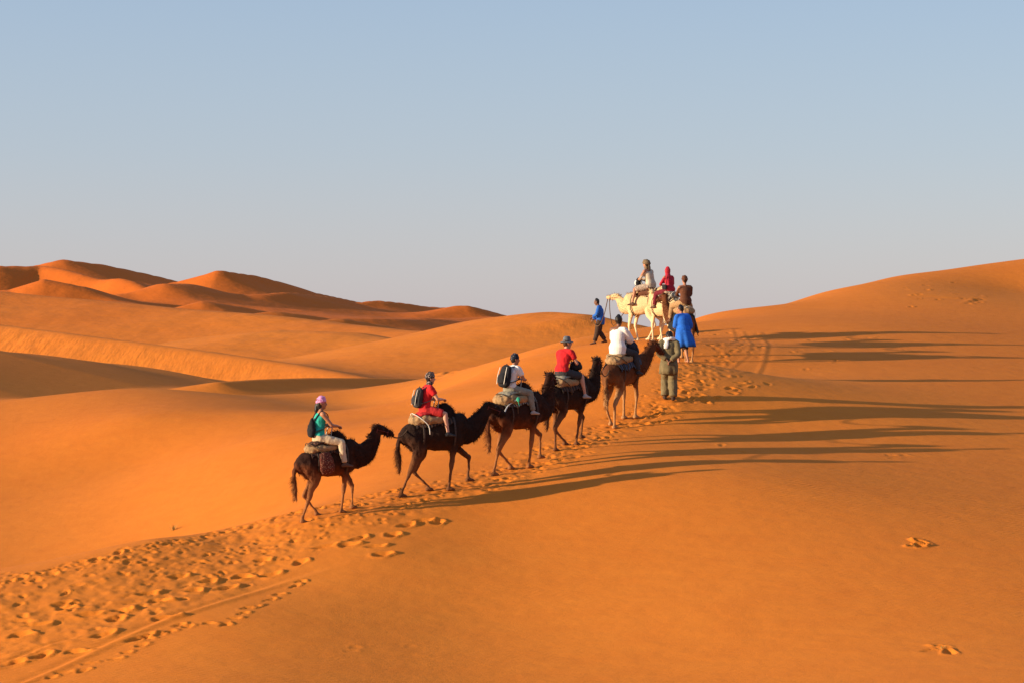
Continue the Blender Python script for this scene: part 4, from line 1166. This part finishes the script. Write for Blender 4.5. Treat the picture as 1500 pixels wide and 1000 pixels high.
bm = bmesh.new(); tube(bm, [(-.16, 0, .04), (0, 0, .08), (.18, 0, .0), (.34, -.02, -.10)], [(.16, .12), (.20, .16), (.19, .15), (.12, .10)], n=14); fuse(bm, 'cloth', cloth('navy_cloth', (.014, .018, .035)), bg_, .016, 2, None, (.02, 9, 9))

# ---- camel 8 (first brown one after the turn)
X, Y = place(999, 508, 70.5)
c8 = make_camel('brown camel in rear view half hidden behind the blue robe', X, Y, 104, 1.0, C_TAN, (-.62, -.75), (.35, .45), poll=(1.15, 1.90), hpitch=-10, nyaw=18, shag=.7)
make_saddle(c8, 'saddle with black blanket hanging low under the rider in brown', B_BLACK, top=M_BURLAP, pad_r=.13, drop=75, hang=.60, x0=-.74)
p = rider(c8, 'rider in brown sweater with brown headscarf seen from behind', skin=SK_M, lean=2, head_yaw=10, lz=1.88, sc_=1.02)
p.shirt(M_BROWN, 1.6, .030, hem=-.06, loose=.012, name='sweater'); p.trousers(M_BURLAP, .95, .03); p.shoes(M_SANDAL); p.hair(M_HAIR_B); p.turban(M_BROWN, .026, 'headscarf', 8)

# ---- camel 7 (cream, middle)
X, Y = place(973, 505, 73.8)
c7 = make_camel('cream camel second in line with its rider hooded in red', X, Y, 122, .98, C_CREAM, (-.60, -.30), (.30, .50), poll=(1.1, 1.66), hpitch=-10, nyaw=-24, shag=.5)
make_saddle(c7, 'dark saddle on the cream camel under the red hooded rider', B_DARK, top=B_CREAM, pad=M_GREYT, pad_r=.10, drop=58)
p = rider(c7, 'rider hooded in a red shawl on the second camel', skin=SK_M, lean=10, head_yaw=10, lz=1.80, sc_=.96, female=True)
p.shirt(M_DKRED, 1.6, .034, hem=-.04, loose=.015, name='shawl'); p.trousers(M_MAROON, .95, .03); p.shoes(M_SANDAL); p.wrap_hood(M_DKRED)
bg_ = root('shoulder_bag', 'small black bag held by the rider hooded in red', 'bag', p.world((-.02, .22, .12)), p.rt.rotation_euler.z)
bm = bmesh.new(); tube(bm, [(-.07, 0, 0), (.07, 0, .0)], [(.05, .09), (.05, .08)], n=12); fuse(bm, 'bag', M_BLACK, bg_, .014, 2, None, (.008, 12, 12))
bm = bmesh.new(); tube(bm, [(-.05, -.02, .07), (-.03, -.08, .26), (0, -.16, .36)], [(.012, .004)] * 3, n=6); finish(bm, 'strap', M_BLACK, bg_)

# ---- camel 6 (cream, leading)
X, Y = place(942, 499, 77)
c6 = make_camel('cream camel leading the line with its head held low to the left', X, Y, 140, 1.03, C_CREAM, (-.62, -.35), (.32, .48), poll=(1.04, 1.52), hpitch=6, nk=(-.26, -.22), shag=.5, nyaw=6)
make_saddle(c6, 'brown saddle with striped cloth on the leading cream camel', striped('brown_stripe_blanket', (.12, .045, .02), (.6, .45, .3), 5), top=M_BROWN, pad=M_BROWN, pad_r=.11, drop=50, x0=-.55, x1=.2)
p = rider(c6, 'rider in stone coloured shirt and olive turban on the leading camel', skin=SK_M, lean=12, head_yaw=8, lz=1.84, sc_=1.12)
p.shirt(M_SHIRT_B, 1.6, .028, hem=-.08, loose=.015); p.trousers(patterned('patterned_shorts', (.40, .32, .24), (.12, .05, .04), 30, .6), .46, .026, 'shorts'); p.shoes(M_SANDAL, 'sandal'); p.hair(M_HAIR); p.turban(M_TURB_O, .034, 'turban', 6, wide=1.15, veil='tail')
bg_ = root('rucksack', 'black and white rucksack carried in front of the leading rider', 'rucksack', p.world((.36, .10, .08)), p.rt.rotation_euler.z)
bm = bmesh.new(); tube(bm, [(.0, 0, -.14), (.02, 0, .0), (.0, 0, .15)], [(.13, .10), (.16, .12), (.11, .08)], n=14); fuse(bm, 'bag', M_BLACK, bg_, .014, 2, None, (.01, 12, 12))
bm = bmesh.new(); tube(bm, [(.03, .14, -.05), (.06, .15, .03), (.04, .12, .10)], [(.012, .03)] * 3, n=8); finish(bm, 'pocket', M_WHITE, bg_)
p6 = p

# ------------------------------------------------------------------ the guides on foot
def standing(label, px, py, d, deg, sc_, stride=.22, hands=None, elbows=None, lean=4, **k):
    X, Y = place(px, py, d); z = gz(X, Y)
    ca, sa = math.cos(R(deg)), math.sin(R(deg))
    hz = .90
    def g(lx, ly): return (gz(X + sc_ * (lx * ca - ly * sa), Y + sc_ * (lx * sa + ly * ca)) - z) / sc_
    fl, fr = stride, -stride
    ank = {1: V(fl, .10, g(fl, .1) + .085 - hz), -1: V(fr, -.10, g(fr, -.1) + .085 + .02 - hz)}
    hip = {1: V(.01, .085, -.02), -1: V(.01, -.085, -.02)}
    kn = {q: ik(hip[q], ank[q], .42, .41, (1, 0, 0)) for q in (1, -1)}
    toe = {q: ank[q] + V(.15, q * .02, -.065 + (g(ank[q].x + .15, q * .1) - g(ank[q].x, q * .1))) for q in (1, -1)}
    p = Person(label, (X, Y, z + hz * sc_), deg, sc_, group=GR_G, lean=lean, hands=hands, elbows=elbows, knees=kn, ankles=ank, toe=toe, **k)
    return p

# guide in blue tunic ahead on the crest
p = standing('guide in blue tunic and dark trousers walking ahead on the crest', 879, 503, 80, 172, .96, .20, skin=SK_D, lean=6, head_yaw=0, head_pitch=-12,
             hands={1: V(.30, .16, .10), -1: V(.30, -.12, .02)})
p.trousers(M_DKBROWN, .93, .03, flare=.012); p.shirt(M_BLUE2, 1.6, .035, hem=-.16, loose=.03, name='tunic', wr=(.018, 11, 4)); p.hair(M_HAIR); p.shoes(M_SANDAL, 'sandal')
g1 = p
# guide in the bright blue robe
p = standing('guide in bright blue robe walking barelegged beside the brown camel', 1001, 533, 64.5, 112, 1.0, .10, skin=SK_M, lean=13, head_yaw=48, head_pitch=-14,
             hands={1: V(.34, .12, .16), -1: V(.26, -.10, .06)}, elbows={1: V(.12, .21, .20), -1: V(.06, -.22, .18)})
p.hair(M_HAIR, e=.024)
p.trousers(M_DKBROWN, .60, .028, flare=.015)
p.shirt(M_BLUE, 1.55, .036, hem=-.10, loose=.030, name='robe', wr=(.024, 10, 3.5))
loft('robe_skirt', M_BLUE, p.rt, [((.02, 0, .12), .175, .205), ((.0, -.01, -.02), .205, .235), ((-.01, -.03, -.16), .23, .26), ((-.02, -.05, -.30), .24, .275), ((-.02, -.07, -.42), .235, .27)], folds=6, famp=.13, seed=1.3)
g2 = p
# guide in the long olive robe, hands clasped behind his back
p = standing('guide in long olive robe with white scarf and hands clasped behind him', 980, 586, 59, 84, 1.14, .07, skin=SK_D, lean=14, head_yaw=0, head_pitch=-52,
             hands={1: V(-.17, .035, .06), -1: V(-.185, -.03, .03)}, elbows={1: V(-.10, .225, .22), -1: V(-.10, -.225, .20)})
p.hair(M_HAIR)
p.trousers(M_OLIVE, .97, .030, flare=.026)
p.shirt(M_OLIVE, 1.5, .026, hem=-.12, loose=.008, name='robe', wr=(.018, 10, 3.5))
loft('robe_skirt', M_OLIVE, p.rt, [((0, 0, .08), .15, .19), ((-.01, 0, -.06), .18, .215), ((0, 0, -.18), .185, .215), ((.0, 0, -.27), .185, .21)], folds=5, famp=.10, seed=.4)
p.shoes(M_DKBROWN, high=.03)
bm = bmesh.new()
pts = [p.T(.52, .0 + .10 * math.cos(q) - .01, .0) + V(0, .115 * math.sin(q), .03 + .02 * math.cos(q + 2.5)) for q in np.linspace(0, 2 * math.pi, 17)[:-1]]
tube(bm, pts, [.048] * len(pts), n=10, sub=1, closed=True)
tube(bm, [p.T(.50, -.12, .05), p.T(.42, -.16, .07), p.T(.34, -.165, .06)], [(.06, .02), (.065, .018), (.05, .012)], n=10)
fuse(bm, 'scarf', M_WHITE, p.rt, .014, 2, None, (.012, 14, 14))

# ------------------------------------------------------------------ ropes
def back_of(cm): return cm['tow'](*cm['P'](-.62, 0, 1.58))
rope('slack rope from the last camel to the saddle of the dark one before it', [c1['nose'], back_of(c2)], sag=.16)
rope('rope from the stretched head of the dark camel to the saddle before it', [c2['nose'], c3['tow'](*c3['P'](-.55, -.25, 1.5)), c3['tow'](*c3['P'](-.35, -.34, 1.62))], mat=M_WHITE_ROPE)
bm = bmesh.new(); ball(bm, (0, 0, 0), (.05, .04, .055), 12); tube(bm, [(0, 0, -.03), (.01, 0, -.10), (.03, 0, -.15)], [(.03, .01), (.03, .008), (.02, .006)], n=8)
kn_ = fuse(bm, 'knotted_rag', cloth('green_rag', (.03, .30, .18)), None, .01, 1, None, (.008, 30, 30)); kn_.location = c3['tow'](*c3['P'](-.33, -.36, 1.62)); kn_['label'] = 'small green rag knotted to the rope on the third saddle'; kn_['category'] = 'rag'
rope('rope from the upright head of the third camel to the saddle before it', [c3['nose'], back_of(c4)], sag=.10)
rope('slack rope from the fourth camel to the saddle under the white shirt', [c4['nose'], back_of(c5)], sag=.28)
rope('lead rope from the leading cream camel to the hand of the guide in blue tunic', [c6['nose'], g1.world(g1.hand[-1])], sag=.55)
rope('loose rein hanging from the jaw of the leading cream camel', [c6['muzzle'], c6['muzzle'] + V(.02, -.02, -.5), c6['muzzle'] + V(.14, 0, -.95), c6['tow'](.55, .35, .95)])
rope('rope from the hooded rider\'s cream camel to the leading saddle', [c7['nose'], back_of(c6)], sag=.10)
rope('rope from the half hidden brown camel to the cream one before it', [c8['nose'], back_of(c7)], sag=.12)

# ------------------------------------------------------------------ tufts of dry grass
M_STRAW = new_mat('dry_grass', (.30, .22, .06), .8, .4, 40)
def tuft(px, py, label, n, h):
    x, y = wz(px, py); z = gz(x, y)
    rt = root('grass_tuft', label, 'grass tuft', (x, y, z - .02))
    bm = bmesh.new()
    for k in range(n):
        a = random.uniform(0, 6.28); r_ = random.uniform(0, .07); l = h * random.uniform(.4, 1)
        b = V(r_ * math.cos(a), r_ * math.sin(a), 0); t = b + V(math.cos(a) * l * .6, math.sin(a) * l * .6, l)
        m_ = b.lerp(t, .5) + V(0, 0, l * .12); w = V(-math.sin(a), math.cos(a), 0) * .005
        v = [bm.verts.new(q) for q in (b - w, b + w, m_ + w * .8, m_ - w * .8, t)]
        bm.faces.new(v[:4]); bm.faces.new((v[3], v[2], v[4]))
    o = finish(bm, 'blades', M_STRAW, rt, False); o['kind'] = 'stuff'
tuft(254, 776, 'faint tuft of dry grass below the trail on the left', 26, .22)
tuft(1380, 951, 'small tuft of dry grass alone on the smooth slope at lower right', 22, .10)
tuft(1338, 800, 'tiny dry sprig in disturbed sand on the smooth slope right of centre', 14, .07)

col.objects.link(sand_ground)
